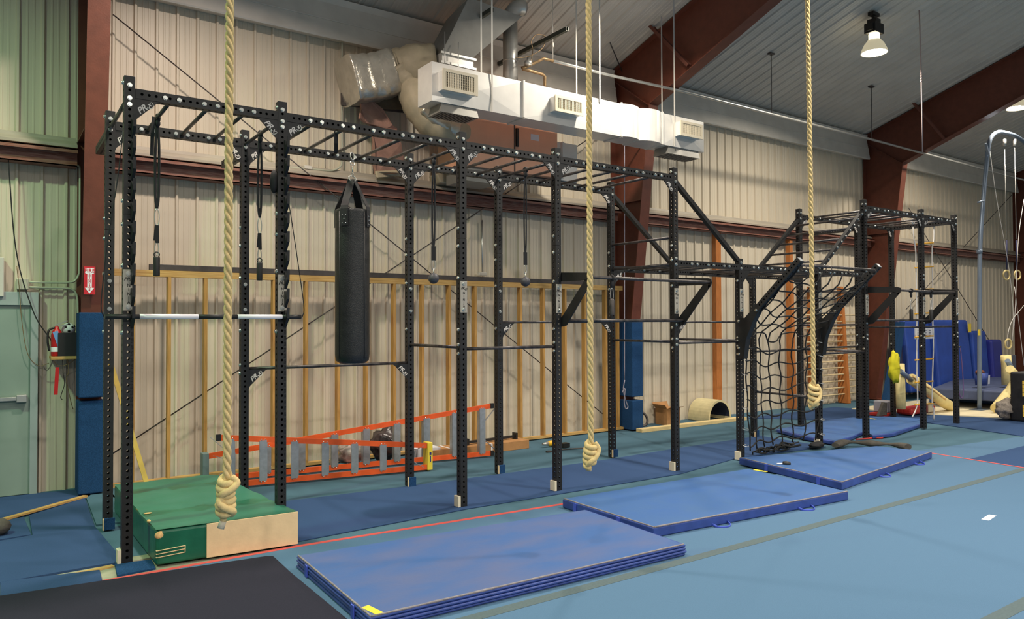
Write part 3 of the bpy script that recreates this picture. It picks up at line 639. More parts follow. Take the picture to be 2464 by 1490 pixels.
# ------------------------------------------------------------------ cargo net
def netp(u, v):      # u across 0..1, v from bar (0) to floor (1)
    x = ST[5]+.03+(ST[6]-ST[5]-.06)*u; sag = math.sin(math.pi*u)
    if v < .42:
        k = v/.42; y = -.88+.80*k; z = 2.52-.78*k; z -= .14*sag*(1-k*.4)*(1 if v > .02 else .3); y += .20*sag*k
    else:
        k = (v-.42)/.58; y = -.08+.03*k; z = 1.74-1.62*k; y += .20*sag*(1-.35*k); z -= .16*sag*(1-k)
        x += (.12*k*k)*(1-2*u)
    return Vector((x, y, max(z, .07)))
t = thing('cargo_net', 'black knotted cargo net strung between two posts of the rig', 'cargo net', (8.25, -.3, .02))
m = MB(); R = [random.random() for _ in range(400)]
for a in range(8): m.tube([netp(a/7+.012*math.sin(v*.9+a), v/40) for v in range(41)], .010, 6)
for b in range(1, 15): m.tube([netp(u/24, b/14.4+.012*math.sin(u*.7+b)) for u in range(25)], .010, 6)
m.build('net_mesh', M_net, t)
m = MB()
for k in range(26):
    a = Vector((7.55+.8*R[k], -.08+.14*R[k+60], .05+.05*R[k+90])); m.tube(smooth([a, a+Vector((.12*R[k+3]-.02, .05-.1*R[k+9], .04)), a+Vector((.2, .06*R[k+5]-.03, .0)), a+Vector((.3*R[k+7]+.1, .1*R[k+2]-.05, .02))], 4), .010, 6)
m.build('bunched_net', M_net, t)
for u in (.04, .36, .66, .97): p = Vector((ST[5]+.03+(ST[6]-ST[5]-.06)*u, -.90, 2.555)); MB().ring(p+Vector((0, 0, -.03)), .04, .005, (0, 1, 0), (0, 0, 1), 14).build('carabiner', M_steel, t)
for i, s in ((5, 1), (6, -1)):
    for z in (1.55, 1.35, 1.15, .95, .7, .42, .2): MB().ring((ST[i]+s*.03, -HW-.02, z), .04, .005, (1, 0, 0), (0, 1, .3), 12).build('carabiner', M_galv, t)
# ================================================================== HANGING THINGS
def axis_rope(pts, R=.0225, pitch=.165, step=.0135):
    """three strand laid rope along a straight axis"""
    a, b = Vector(pts[0]), Vector(pts[1]); L = (b-a).length; n = int(L/step); m = MB(); d = (b-a)/n
    for s_ in range(3):
        base = len(m.v); seg = 8
        for i in range(n+1):
            p = a+d*i; ph = -2*math.pi*(i*step/pitch)+s_*2*math.pi/3; c_ = Vector((math.cos(ph), math.sin(ph), 0))*R*.52
            tv = Vector((-math.sin(ph), math.cos(ph), 0))*(-2*math.pi*R*.52/pitch)+d.normalized(); tv.normalize()
            u = Vector((math.cos(ph), math.sin(ph), 0)); q = tv.cross(u)
            for j in range(seg):
                t = 2*math.pi*j/seg; m.v.append(tuple(p+c_+(u*math.cos(t)+q*math.sin(t))*R*.56))
        for i in range(n):
            for j in range(seg):
                j2 = (j+1) % seg; m.f.append([base+i*seg+j, base+i*seg+j2, base+(i+1)*seg+j2, base+(i+1)*seg+j]); m.mi.append(0); m.sm.append(True)
    return m
RY = -2.1
for (px0, px1, pyk, pyb, turns, lb, tail) in ((553, 546, 1150, 1236, 6.0, 'nearest climbing rope, knotted over the green crash mat', (531, 1272)), (1416, 1422, 1066, 1122, 4.6, 'middle climbing rope, knotted above the blue front mats', (1417, 1134)), (1943, 1958, 926, 980, 4.4, 'farthest climbing rope, knotted in front of the cargo net', None)):
    top, bot = ay(px0, 0, RY), ay(px1, pyk, RY); ext = (top-bot)/(top.z-bot.z); zt = roofz(RY)-.06; tp = bot+ext*(zt-bot.z)
    t = thing('climbing_rope', lb, 'rope', tuple(tp), 'climbing ropes hanging from the roof')
    axis_rope([bot-ext*.03, tp]).build('rope_line', M_rope, t)
    kb = ay(px1 if not tail else (px1-4), pyb, RY); pts = []; hgt_ = bot.z-kb.z
    lobes = 2 if tail and px0 < 600 else 1
    N = int(turns*14); R0 = .037
    for i in range(N+1):
        f = i/N; a = f*turns*2*math.pi+.6; wob = .78+.25*abs(math.sin(f*math.pi*lobes)) if lobes > 1 else .80+.25*math.sin(f*math.pi)
        c = bot.lerp(kb, f); pts.append(c+Vector((math.cos(a)*R0*wob, math.sin(a)*R0*wob, .012*math.sin(a*1.0+.8))))
    m = MB(); m.tube(pts, .0215, 8)
    for f0, f1, sg in ((.02, .46, 1), (.52, .98, -1)) if lobes > 1 else ((.05, .9, 1),):
        a_, b_ = bot.lerp(kb, f0), bot.lerp(kb, f1); m.tube(smooth([a_+Vector((.02*sg, -.02, .01)), a_.lerp(b_, .25)+Vector((.045*sg, -.04, 0)), a_.lerp(b_, .6)+Vector((.012*sg, -.056, .0)), a_.lerp(b_, .85)+Vector((-.03*sg, -.046, 0)), b_+Vector((-.03*sg, -.01, -.01))], 6), .020, 8)
    m.build('knot', M_rope, t)
    if tail:
        e = ay(*tail, RY); m = MB(); m.tube([kb, kb.lerp(e, .55)], .019, 8); m.build('rope_tail', M_rope, t)
        m = MB(); m.tube([kb.lerp(e, .5), e], .020, 10); m.build('taped_end', mat('worn_tape', S(186, 178, 160), .7, 0, .2, 30), t)
def strap(m, pts, wd=.038, th=.006, up=(1, 0, 0)):
    for a, b in zip(pts, pts[1:]): m.bar(a, b, th, wd, up=up)
# webbing straps with hand grips
def hang_strap(X, Y, zr, zs, lb, cat, fn):
    t = thing('hanging_strap' if cat == 'grip' else 'hanging_ball', lb, cat, (X, Y, zr+.02)); m = MB()
    m.ring((X, Y, zr), .028, .012, (0, 1, 0), (0, 0, 1), 12, 0, 6); m.ring((X+.012, Y, zr), .03, .010, (0, 1, 0), (0, 0, 1), 12, 0, 6)
    m.ball((X, Y-.01, zr-.05), .03, 0, 10, (.8, .8, 1.2))
    for s in (-1, 1): m.tube(smooth([(X+s*.004, Y, zr-.05), (X+s*.012, Y-.005, zr-.2), (X+s*.016, Y, (zr+zs)/2), (X+s*.012, Y, zs+.1), (X, Y, zs)], 5), .011, 6, flat=.45)
    m.build('strap', M_web, t); fn(t, X, Y, zs); return t
def grip_end(t, X, Y, z):
    m = MB(); m.ring((X, Y, z-.075), .075, .0045, (.25, 0, 0), (0, 0, 1), 18); m.build('carabiner', M_galv, t)
    m = MB(); m.bar((X, Y, z-.145), (X+.004, Y, z-.30), .03, .012); m.bar((X, Y, z-.15), (X-.01, Y, z-.28), .034, .008); m.build('grip_loop', M_web, t)
    m = MB(); m.ring((X, Y, z-.35), .06, .0045, (.26, 0, 0), (0, 0, 1), 18); m.build('carabiner', M_galv, t)
    m = MB(); m.ring((X, Y, z-.40), .022, .005, (1, 0, 0), (0, 0, 1), 12); m.lathe((X, Y, z-.59), [(.001, 0), (.026, .002), (.027, .01), (.027, .16), (.024, .172), (.001, .175)], 14); m.build('grip_handle', M_blackpl, t)
g = hang_strap(ST[0]+.305, .62, ZTOP, 2.85, 'black strap with a cylinder grip left of the nearest climbing rope', 'grip', grip_end)
m = MB(); strap(m, [(.275, .60, ZTOP+.0), (.262, .59, 3.5), (.258, .59, 3.30)], .03, .005); m.build('strap_tail', M_web, g)
hang_strap(ST[1], .63, 3.63, 2.84, 'black strap with a cylinder grip right of the nearest climbing rope', 'grip', grip_end)
def ball_end(t, X, Y, z):
    m = MB(); strap(m, [(X, Y, z+.01), (X, Y, z-.14)], .045, .014); m.build('strap_loop', M_web, t)
    m = MB(); m.ring((X, Y, z-.19), .055, .0045, (.35, 0, 0), (0, 0, 1), 16); m.build('carabiner', M_galv, t)
    m = MB(); m.cyl((X, Y, z-.23), (X, Y, z-.30), .007, 8); m.build('eye_bolt', M_galv, t)
    MB().ball((X, Y, z-.335), .058, 0, 20).build('grip_ball', mat('scuffed_grey_ball', S(66, 66, 72), .5, 0, .3, 10), t)
hang_strap(ST[2], .58, 3.63, 2.66, 'grey grip ball on a strap just right of the punching bag', 'grip ball', ball_end)
hang_strap(ST[3], .58, 3.63, 2.66, 'grey grip ball on a doubled strap, farther from the punching bag', 'grip ball', ball_end)
# punching bag
bx, by = RX[(1, 2)][1], .26
b0, b1 = ay(850, 875, by), ay(848, 508, by); R = .163
bx = b1.x
t = thing('punching_bag', 'black punching bag hanging on four straps from a monkey bar', 'punching bag', (bx, by, 3.6)); z0, z1 = b0.z, b1.z
m = MB(); m.lathe((bx, by, z0), [(.0, 0), (R*.72, .004), (R*.95, .03), (R, .09), (R*.99, .5), (R, (z1-z0)*.7), (R*.98, z1-z0-.02), (R*.985, z1-z0), (R*.93, z1-z0+.008), (R*.9, z1-z0-.03), (0, z1-z0-.05)], 36); m.build('bag_body', M_leather, t)
m = MB()
for k in range(4): a = k*math.pi/2+.35; p = Vector((math.cos(a), math.sin(a), 0))*(R+.001); m.tube([(bx+p.x, by+p.y, z0+.05), (bx+p.x, by+p.y, z1-.02)], .0035, 5)
m.build('seam', M_blackpl, t)
zj = z1+.30
for k in range(4):
    a = k*math.pi/2+.705; u = Vector((math.cos(a), math.sin(a), 0)); tg = Vector((-math.sin(a), math.cos(a), 0)); m = MB()
    P = [Vector((bx, by, zj))+u*.02, Vector((bx, by, z1+.03))+u*R*.98, Vector((bx, by, z1))+u*(R+.004), Vector((bx, by, z1-.16))+u*(R+.004)]
    for p, q in zip(P, P[1:]): m.bar(p, q, .075, .006, up=u)
    s = m.build('strap', M_web, t); m = MB()
    for (da, dz) in ((-.018, -.06), (.018, -.06), (0, -.095), (-.018, -.135), (.018, -.135)): p = Vector((bx, by, z1+dz))+u*(R+.008)+tg*da; m.ball(p, .0055, 0, 8)
    m.build('rivets', M_bolt, s)
m = MB(); m.ring((bx, by, zj+.01), .035, .006, (1, 0, 0), (0, .5, .9), 18); m.ring((bx, by, zj+.05), .02, .004, (0, 1, 0), (0, 0, 1), 12); m.tube([(bx, by, zj+.07), (bx, by, zj+.13)], .006, 6); m.ring((bx, by, zj+.16), .022, .005, (1, 0, 0), (0, .4, .9), 12); m.ring((bx, by, zj+.225), .04, .005, (.5, 0, 0), (0, .3, .95), 14); m.build('swivel_hook', M_galv, t)
m = MB(); zr = ZTOP; xr = RX[(1, 2)][1]; strap(m, [(xr-.005, by-.02, zr-.18), (xr-.005, by-.022, zr+.01), (xr, by, zr+.024), (xr+.005, by+.022, zr+.01), (xr+.005, by+.02, zr-.18)], .035, .005); m.build('hanging_loop', M_web, t)
if zj+.27 < zr-.18: MB().cyl((bx, by, zj+.25), (xr, by, zr-.17), .005, 6).build('link', M_galv, t)
# chest grips on the pull up bars and rear straps
def small_grip(X, Y, z, L, lb):
    t = thing('hand_grip', lb, 'grip', (X, Y, z)); m = MB(); m.ring((X, Y, z), .028, .011, (0, 1, 0), (0, 0, 1), 12, 0, 6); m.ball((X, Y, z-.06), .028, 0, 10, (.8, .7, 1.8)); m.build('strap', M_web, t)
    m = MB(); m.ring((X, Y, z-L*.45), .075, .0045, (.26, 0, 0), (0, 0, 1), 16); m.build('carabiner', M_galv, t)
    m = MB(); m.lathe((X, Y, z-L), [(.001, 0), (.026, .002), (.027, .01), (.027, .16), (.02, .175), (.001, .18)], 12); m.build('grip_handle', M_steel if 'chalky' in lb else M_blackpl, t)
g1 = ay(1472, 672, -.515); small_grip(g1.x, -.515, 2.322, .40, 'chalky metal grip hanging from the near pull up bar')
for px, nm in ((2192, 'left'), (2240, 'right')):
    g1 = ay(px, 705, -.515); small_grip(g1.x, -.515, 2.322, .46, 'black grip on the far pull up bar, %s one of the pair' % nm)
# rope ladder at the far rig
t = thing('rope_ladder', 'white rope ladder with yellow rungs at the far rig end', 'rope ladder', tuple(ay(2222, 540, .35)))
L_ = [(2197, 545), (2199, 575), (2203, 600), (2204, 640), (2205, 700), (2206, 760), (2206, 830), (2206, 900), (2208, 960), (2204, 985), (2195, 1004)]
R_ = [(2247, 540), (2247, 575), (2243, 595), (2243, 640), (2244, 700), (2244, 760), (2246, 830), (2244, 900), (2243, 970), (2247, 985), (2247, 1010)]
for P in (L_, R_): MB().tube(smooth([ay(x, y, .35) for x, y in P], 4), .011, 6).build('side_rope', M_whiterope, t)
for y in (586, 643, 697, 754, 810, 865, 919, 973): a, b = ay(2204, y+1.5, .35), ay(2243.5, y-1.5, .35); MB().cyl(a-(b-a)*.05, b+(b-a)*.05, .014, 8).build('rung', M_rung, t)
m = MB()
for x in (2197, 2247): p = ay(x, 537, .35); m.ring(p+Vector((0, 0, .03)), .04, .012, (1, 0, 0), (0, 0, 1), 14)
m.build('loop_hook', M_whiterope, t)
t = wallbox('notice_sheet', (2201, 790), (2248, 815), .42, .004, M_paper, 'white paper notice behind the rope ladder', 'notice')
t.data.transform(Matrix.Translation((0, 0, 0)))
m = MB()
for k in range(4):
    for j in range(3): a = ay(2205+k*10, 794+j*6, .417); m.box((a.x, .4165, a.z), (a.x+.07, .4185, a.z-.02))
m.build('print_lines', mat('pale_ink', S(120, 124, 140), .8), t)
# purple band on the last post
t = thing('resistance_band', 'purple resistance band looped on a hook of the last rig post', 'band', (ST[9]+.1, -.02, 1.55)); m = MB()
P = [(2306, 838), (2304, 870), (2306, 930), (2311, 955), (2317, 955), (2318, 930), (2315, 880), (2311, 838)]; m.tube(smooth([ay(x, y, -.03) for x, y in P], 4), .014, 6, flat=.5); m.build('band_loop', M_purple, t)
m = MB(); p = ay(2309, 835, -.03); m.cyl((ST[9]+.03, -.03, p.z), (p.x+.05, -.03, p.z), .012, 8); m.bar(ay(2301, 812, -.0), ay(2301, 842, -.0), .08, .05); m.build('band_hook', M_blackpl, t)
# pouch and strap at the second post
m = MB(); p = ay(659, 437, .02); m.ball(p, .05, 0, 12, (.7, .9, 2.1)); tag(m.build('black_pouch', M_web), 'black pouch hanging at the side of the second front post', 'pouch')
# ================================================================== ALONG THE WALL
SY = 2.96     # stud frame plane (front face)
t = thing('stud_wall_frame', 'bare wooden stud wall frame standing in front of the metal wall', 'wall frame', (4.2, SY, 0.0))
xa, xb = .10, 8.02; zt = 2.47; D = .089
for k in range(2): MB().box((xa, SY, zt-.038*(k+1)+.001), (xb, SY+D, zt-.038*k)).build('top_plate', M_lum2, t)
MB().box((xa, SY, .018), (xb, SY+D, .056)).build('bottom_plate', M_lum2, t)
sx = [ay(x, 900, SY).x for x in (320, 407, 495, 585, 660, 738, 815, 883, 950, 1018, 1083, 1145, 1200, 1255, 1310, 1362, 1410, 1460, 1489)]
for x in sx: MB().box((x-.019, SY, .056), (x+.019, SY+D, zt-.077)).build('stud', M_lum, t)
m = MB(); a, b = ay(360, 647, SY), ay(1450, 675, SY); m.box((a.x, SY+.02, zt+.001), (7.3, SY+.07, zt+.07)); tag(m.build('steel_tube', M_steel, bevel=.004), 'long dark steel tube lying on top of the stud wall frame', 'steel tube')
m = MB(); a, b = ay(264, 865, 2.9), az(342, 1160, .03); m.bar((a.x, 2.92, a.z), (b.x, 2.70, .045), .02, .05, up=(1, 0, 0)); tag(m.build('leaning_board', mat('yellow_wood', S(206, 176, 84), .6, 0, .12, 8)), 'yellow board leaning on the stud frame behind the nearest posts', 'board')
# ladders lying on their sides
def ladder(lb, base, top, wb, wt, y0, y1, n, cap, flip):
    """base/top: x of the foot and cap ends; wb/wt overall widths (heights, since it lies on its side)"""
    t = thing('step_ladder', lb, 'ladder', ((base+top)/2, (y0+y1)/2, .01), 'orange step ladders lying on the floor')
    z0 = .02; d = 1 if top > base else -1
    rails = []
    for hz in (0, 1):
        p = Vector((base, y0, z0+.035+(wb-.07)*hz)); q = Vector((top, y1, z0+.035+(wt-.07)*hz+(flip if not hz else 0)*0)); rails.append((p, q))
        for dy in (0, .045):
            m = MB(); m.bar(p+Vector((0, dy, 0)), q+Vector((0, dy, 0)), .022, .062, up=(0, 0, 1)) if dy == 0 else m.bar(p+Vector((0, dy+.02, 0)), q+Vector((0, dy+.02, 0)), .02, .034, up=(0, 0, 1)); m.build('rail', M_orange, t)
    for k in range(n):
        f = (k+.35)/n; a = rails[0][0].lerp(rails[0][1], f); b = rails[1][0].lerp(rails[1][1], f)
        m = MB(); m.bar(a+Vector((0, -.012, .01)), b+Vector((0, -.012, -.01)), .085, .012, up=(0, 1, 0)); m.bar(a+Vector((.043*d, .02, .01)), b+Vector((.043*d, .02, -.01)), .01, .06, up=(0, 1, 0)); s = m.build('step', M_alu, t)
        m = MB()
        for e in (a, b):
            for o_ in (-.02, .02): m.ball(e+Vector((o_, -.012, 0)), .0075, 0, 8)
        m.build('rivets', M_bolt, s)
    for k in (0, n-1):
        f = (k+.35)/n; a = rails[0][0].lerp(rails[0][1], f); b = rails[1][0].lerp(rails[1][1], f); m = MB()
        g = rails[1][0].lerp(rails[1][1], f-.6/n if k == 0 else f+.5/n); m.bar(b.lerp(a, .35)+Vector((0, -.005, 0)), g, .006, .022, up=(0, 1, 0)); g = rails[0][0].lerp(rails[0][1], f-.6/n if k == 0 else f+.5/n); m.bar(a.lerp(b, .35)+Vector((0, -.005, 0)), g, .006, .022, up=(0, 1, 0)); m.build('corner_brace', M_alu, t)
    for hz in (0, 1):
        p, q = rails[hz]; m = MB(); m.bar(p-Vector((.03*d, 0, 0)), p+Vector((.02*d, 0, 0)), .035, .07); m.build('foot', M_blackpl, t)
    x0, x1 = sorted((top-.015*d, top+.055*d)); m = MB(); m.box((x0, y1-.03, z0-.004), (x1, y1+.10, z0+wt+.004)); c_ = m.build('top_cap', cap, t, .008)
    if cap is M_ladyel:
        m = MB(); xc = (x0+x1)/2; m.box((xc-.012, y1-.0325, z0+wt*.55), (xc+.014, y1-.0305, z0+wt*.66)); m.box((xc-.006, y1-.0325, z0+wt*.30), (xc+.008, y1-.0305, z0+wt*.52)); m.build('cap_print', mat('navy_print', S(40, 50, 120), .6), c_)
    return t
ladder('orange step ladder with a yellow top cap lying nearest the rig', az(578, 1172, .02).x-.22, 3.60, .60, .335, 2.22, 1.80, 7, M_ladyel, 0)
ladder('orange step ladder with a grey top cap lying nearer the wall', 4.78, ay(478, 1150, 2.72).x+.08, .72, .33, 2.15, 2.66, 9, mat('grey_green_cap', S(104, 124, 124), .5), 0)
# boxes and clutter on the floor behind the ladders
def cuboid(name, a, b, mm, lb, cat, bevel=.004): m = MB(); m.box(a, b); return tag(m.build(name, mm, bevel=bevel), lb, cat)
t = thing('long_carton', 'long flat cardboard carton on the floor along the stud wall', 'carton', (4.85, 2.5, .002)); z = .002
MB().box((4.0, 2.42, z), (5.62, 2.72, z+.125)).build('carton_body', M_box, t, .004)
m = MB()
for x in (4.28, 4.95): m.box((x, 2.417, z), (x+.025, 2.4195, z+.127)); m.box((x, 2.417, z+.1255), (x+.025, 2.72, z+.1275))
m.build('packing_strap', M_signwhite, t)
m = MB(); m.bar((4.62, 2.55, .165), (5.5, 2.62, .165), .035, .035)
for x in (4.62, 5.5): m.bar((x-.01, 2.55+(.07 if x > 5 else 0), .175), (x+.02, 2.55+(.07 if x > 5 else 0), .175), .10, .09, up=(0, 0, 1))
tag(m.build('black_rig_bar', M_blackpl), 'black rig bar with end flanges lying on the long carton', 'bar')
cuboid('white_carton', (3.80, 2.45, .004), (4.15, 2.70, .16), M_paper, 'white carton on the floor behind the yellow ladder cap', 'carton')
def lump(name, c, r, sc, mm, lb, cat, seed=1):
    rnd = random.Random(seed); bm = bmesh.new(); bmesh.ops.create_icosphere(bm, subdivisions=3, radius=r)
    ph = [rnd.random()*6 for _ in range(9)]
    for v in bm.verts:
        p = v.co/r; k = 1+.16*math.sin(p.x*5+ph[0])*math.sin(p.y*6+ph[1])+.12*math.sin(p.z*9+ph[2]+p.x*4)+.07*math.sin(p.y*15+ph[3]); v.co = Vector((p.x*sc[0], p.y*sc[1], p.z*sc[2]))*r*k
    zmin = min(v.co.z for v in bm.verts); m = MB(); bm.verts.index_update()
    m.add([(v.co.x+c[0], v.co.y+c[1], v.co.z-zmin+c[2]) for v in bm.verts], [[v.index for v in f.verts] for f in bm.faces], sm=True); bm.free(); return tag(m.build(name, mm), lb, cat)
lump('plastic_bag', (2.95, 2.62, .004), .17, (1.1, .8, .95), M_bag, 'clear plastic bag seen between the rungs of the rear ladder', 'plastic bag', 3)
lump('plastic_bag', (3.42, 2.62, .004), .19, (1.1, .8, 1.1), M_bagdark, 'dark plastic bag behind the right part of the front ladder', 'plastic bag', 5)
t = thing('power_drill', 'yellow and black cordless drill lying right of the carton', 'drill', (5.95, 2.33, .004)); dx, dy = 5.80, 2.33
MB().cyl((dx, dy, .055), (dx+.10, dy, .055), .02, 12, r2=.03).build('chuck', M_galv, t)
MB().lathe((dx+.10, dy, .055), [(.03, 0), (.04, .02), (.042, .13), (.03, .18), (0, .185)], 14, axis=(1, 0, 0)).build('drill_body', mat('tool_yellow', S(236, 180, 30), .45), t)
m = MB(); m.bar((dx+.22, dy, .05), (dx+.27, dy-.14, .035), .035, .045); m.box((dx+.22, dy-.22, .006), (dx+.34, dy-.12, .07)); m.build('drill_grip', M_blackpl, t)
m = MB(); m.tube(smooth([(5.62, 1.98, .012), (5.75, 1.96, .016), (5.95, 1.98, .014), (6.3, 1.9, .012)], 5), .009, 6); m.bar((5.60, 1.98, .014), (5.68, 1.975, .014), .04, .02); tag(m.build('socket_wrench', M_steel), 'dark socket wrench lying on teal carpet below the drill', 'tool')
# column padding, fire sign
def colpad(px0, px1, y0, y1, yy, xc, lb, z0=None):
    za = ay(px0, y1, yy).z if z0 is None else z0; zb_ = ay(px0, y0, yy).z; m = MB()
    m.box((xc-.125, yy-.02, za), (xc+.125, yy+.30, zb_)); return tag(m.build('column_pad', M_pad, bevel=.012), lb, 'column pad', 'blue column pads')
colpad(197, 240, 752, 958, 2.70, .02, 'upper blue carpet pad on the column beside the grey door'); colpad(197, 240, 966, 1178, 2.74, .02, 'lower blue carpet pad on the column beside the grey door', .03)
colpad(1515, 1540, 770, 956, 2.76, 8.15, 'upper blue carpet pad on the column behind the rig'); colpad(1503, 1532, 966, 1040, 2.76, 8.15, 'lower blue carpet pad on the column behind the rig', .02)
yy = 2.635; a, b = ay(202, 641, yy), ay(229, 709, yy)
t = thing('fire_extinguisher_sign', 'red and white FIRE EXTINGUISHER arrow sign on the first column', 'sign', (a.x, yy, a.z)); W_, H_ = b.x-a.x, a.z-b.z; cx0 = (a.x+b.x)/2
MB().box((a.x, yy, b.z), (b.x, yy+.004, a.z)).build('sign_panel', M_signred, t)
m = MB(); Z = lambda f: a.z-H_*f; X = lambda f: a.x+W_*f
m.prism([(X(.1), yy-.002, Z(.06)), (X(.9), yy-.002, Z(.06)), (X(.9), yy-.002, Z(.24)), (X(.7), yy-.002, Z(.27)), (X(.7), yy-.002, Z(.76)), (X(.9), yy-.002, Z(.76)), (X(.5), yy-.002, Z(.97)), (X(.1), yy-.002, Z(.76)), (X(.3), yy-.002, Z(.76)), (X(.3), yy-.002, Z(.27)), (X(.1), yy-.002, Z(.24))], (0, .0015, 0)); m.build('white_arrow', M_signwhite, t)
tm = text_mesh('lettering', 'FIRE', .055, M_signred, 0, .001); place(tm, 'lettering', t, (cx0, yy-.003, Z(.155)), FRONT)
tm = text_mesh('lettering', '\n'.join('EXTINGUISHER'), .030, M_signred, 0, .0008); ys = [v.co.y for v in tm.vertices]; k = H_*.62/(max(ys)-min(ys)); mid = (max(ys)+min(ys))/2
for v in tm.vertices: v.co.y = (v.co.y-mid)*k
place(tm, 'lettering', t, (cx0, yy-.003, Z(.56)), FRONT)
# shelf with extinguisher, black box and ball
sy = 3.0; a, b = ay(122, 858, sy), ay(195, 858, sy)
cuboid('wooden_shelf', (a.x, sy-.05, a.z-.035), (min(b.x, -.10), 3.275, a.z), M_lum2, 'small wooden shelf between the door and the first column', 'shelf')
zs = a.z; p = ay(137, 850, sy); t = thing('fire_extinguisher', 'red fire extinguisher standing on the shelf left of the black box', 'fire extinguisher', (p.x, sy+.03, zs+.002)); ex, ey = p.x, sy+.03
MB().lathe((ex, ey, zs+.002), [(.05, 0), (.055, .01), (.055, .22), (.045, .27), (.02, .30), (.018, .325), (0, .33)], 18).build('cylinder_body', M_ext, t)
m = MB(); m.lathe((ex, ey, zs+.05), [(.0560, 0), (.0560, .05)], 18, cap=False); m.build('label_band', M_signwhite, t)
m = MB(); m.bar((ex+.03, ey-.055, zs+.11), (ex-.02, ey-.062, zs+.27), .05, .004, up=(0, 1, 0)); m.build('inspection_tag', mat('blue_tag', S(110, 160, 214), .6), t)
m = MB(); m.tube(smooth([(ex-.02, ey, zs+.31), (ex-.075, ey-.01, zs+.28), (ex-.085, ey-.01, zs+.17), (ex-.07, ey, zs+.06)], 5), .011, 8); m.build('hose', M_blackpl, t)
m = MB(); m.bar((ex-.02, ey, zs+.335), (ex+.10, ey-.02, zs+.385), .018, .01); m.bar((ex-.01, ey, zs+.32), (ex+.07, ey-.02, zs+.335), .016, .01); m.build('handle', M_galv, t)
xb0, xb1 = ay(139, 820, sy).x, ay(190, 820, sy).x; zb1 = ay(160, 801, sy).z; t = thing('storage_box', 'black storage box on the shelf holding a ball', 'box', (xb0, sy, zs))
m = MB(); y0, y1 = sy-.045, sy+.20; th = .012
m.box((xb0, y0, zs+.001), (xb1, y0+th, zb1)); m.box((xb0, y1-th, zs+.001), (xb1, y1, zb1)); m.box((xb0, y0+th, zs+.001), (xb0+th, y1-th, zb1)); m.box((xb1-th, y0+th, zs+.001), (xb1, y1-th, zb1)); m.box((xb0+th, y0+th, zs+.001), (xb1-th, y1-th, zs+.012)); m.build('box_shell', M_blackpl, t)
p = ay(165, 792, sy+.08); t = thing('soccer_ball', 'white and black toy soccer ball sticking out of the black box', 'ball', (p.x, p.y, p.z)); MB().ball(p, .068, 0, 18).build('ball_body', M_signwhite, t)
m = MB()
for d in ((-.45, -.8, .35), (.5, -.8, .3), (0, -.6, .85), (.0, -1, -.35), (.9, -.3, .5)): d = Vector(d).normalized(); m.ball(p+d*.058, .017, 0, 10)
m.build('black_patches', M_ink, t)
tag(MB().bar(ay(138, 884, 2.95), ay(134, 950, 2.95), .035, .02).build('red_strap', M_ext), 'red strap hanging below the wooden shelf', 'strap')
for k, (P, lb) in enumerate((([(127, 862), (122, 880), (112, 892), (104, 880)], 'thin dark wire looping left below the shelf'), ([(150, 862), (152, 900), (155, 925), (146, 955), (150, 962)], 'thin dark wire hanging straight below the shelf'), ([(163, 862), (165, 895), (160, 915), (170, 965), (176, 985)], 'thin brown wire dangling lowest below the shelf'), ([(185, 862), (160, 878), (140, 880), (128, 868)], 'tangled wire close under the shelf board'))):
    pipe('wire', P, 2.99, .004, M_steel if k < 2 else M_copper, lb, 'wire')
# pull cord on the middle column, knotted
m = MB(); m.tube(smooth([ay(x, y, 2.45) for x, y in ((1503, 330), (1503, 700), (1503, 830), (1503, 915))], 3), .006, 6); m.tube(smooth([ay(x, y, 2.45) for x, y in ((1503, 915), (1500, 940), (1506, 965), (1511, 980), (1505, 983), (1502, 965), (1504, 935), (1497, 945))], 4), .009, 6); p_ = ay(1503, 330, 2.45); m.bar(p_, (8.06, 2.55, p_.z), .02, .02)
tag(m.build('pull_cord', mat('grey_cord', S(150, 146, 160), .8)), 'grey cord with a looped end hanging in front of the middle column', 'cord')
# middle bay: plank, carton, wheel ring, foam barrel
m = MB(); a, b = az(1536, 1036, .03), az(1778, 1009, .03); m.bar((a.x, 2.62, .03), (b.x+.2, 2.62, .03), .14, .055); tag(m.build('wood_plank', mat('pale_plank', S(224, 200, 144), .6, 0, .08, 5)), 'long pale wooden plank on the floor below the foam barrel', 'plank')
m = MB(); p = az(1547, 1027, .02); m.ring((p.x, 3.0, .155), .125, .022, (.75, -.35, 0), (0, .35, .95), 28); tag(m.build('black_ring', M_steel), 'dark rubber ring leaning against the wall by the column pad', 'ring')
t = thing('open_carton', 'open cardboard carton by the wall left of the foam barrel', 'carton', (9.1, 3.02, .002)); x0, x1 = 9.02, 9.36
MB().box((x0, 2.9, .004), (x1, 3.18, .30)).build('carton_body', M_box, t)
m = MB(); m.prism([(x0, 2.9, .30), (x0, 3.18, .30), (x0-.07, 3.2, .37), (x0-.07, 2.88, .37)], (.006, 0, 0)); m.prism([(x0, 3.18, .30), (x1, 3.18, .30), (x1+.02, 3.24, .39), (x0-.02, 3.24, .39)], (0, .006, 0)); m.prism([(x0, 2.9, .30), (x1, 2.9, .30), (x1+.02, 2.82, .33), (x0, 2.82, .33)], (0, -.006, 0)); m.build('carton_flap', M_box, t)
t = thing('foam_barrel', 'tan half barrel foam tunnel lying by the wall', 'foam barrel', (10.2, 2.95, .004)); m = MB(); N = 22; R0, R1 = .325, .285
pts = []
for i in range(N+1): a = math.pi*(1.12-1.30*i/N); pts.append((math.cos(a)*.98, math.sin(a)))
zoff = -min(R0*p[1] for p in pts)*0+.02
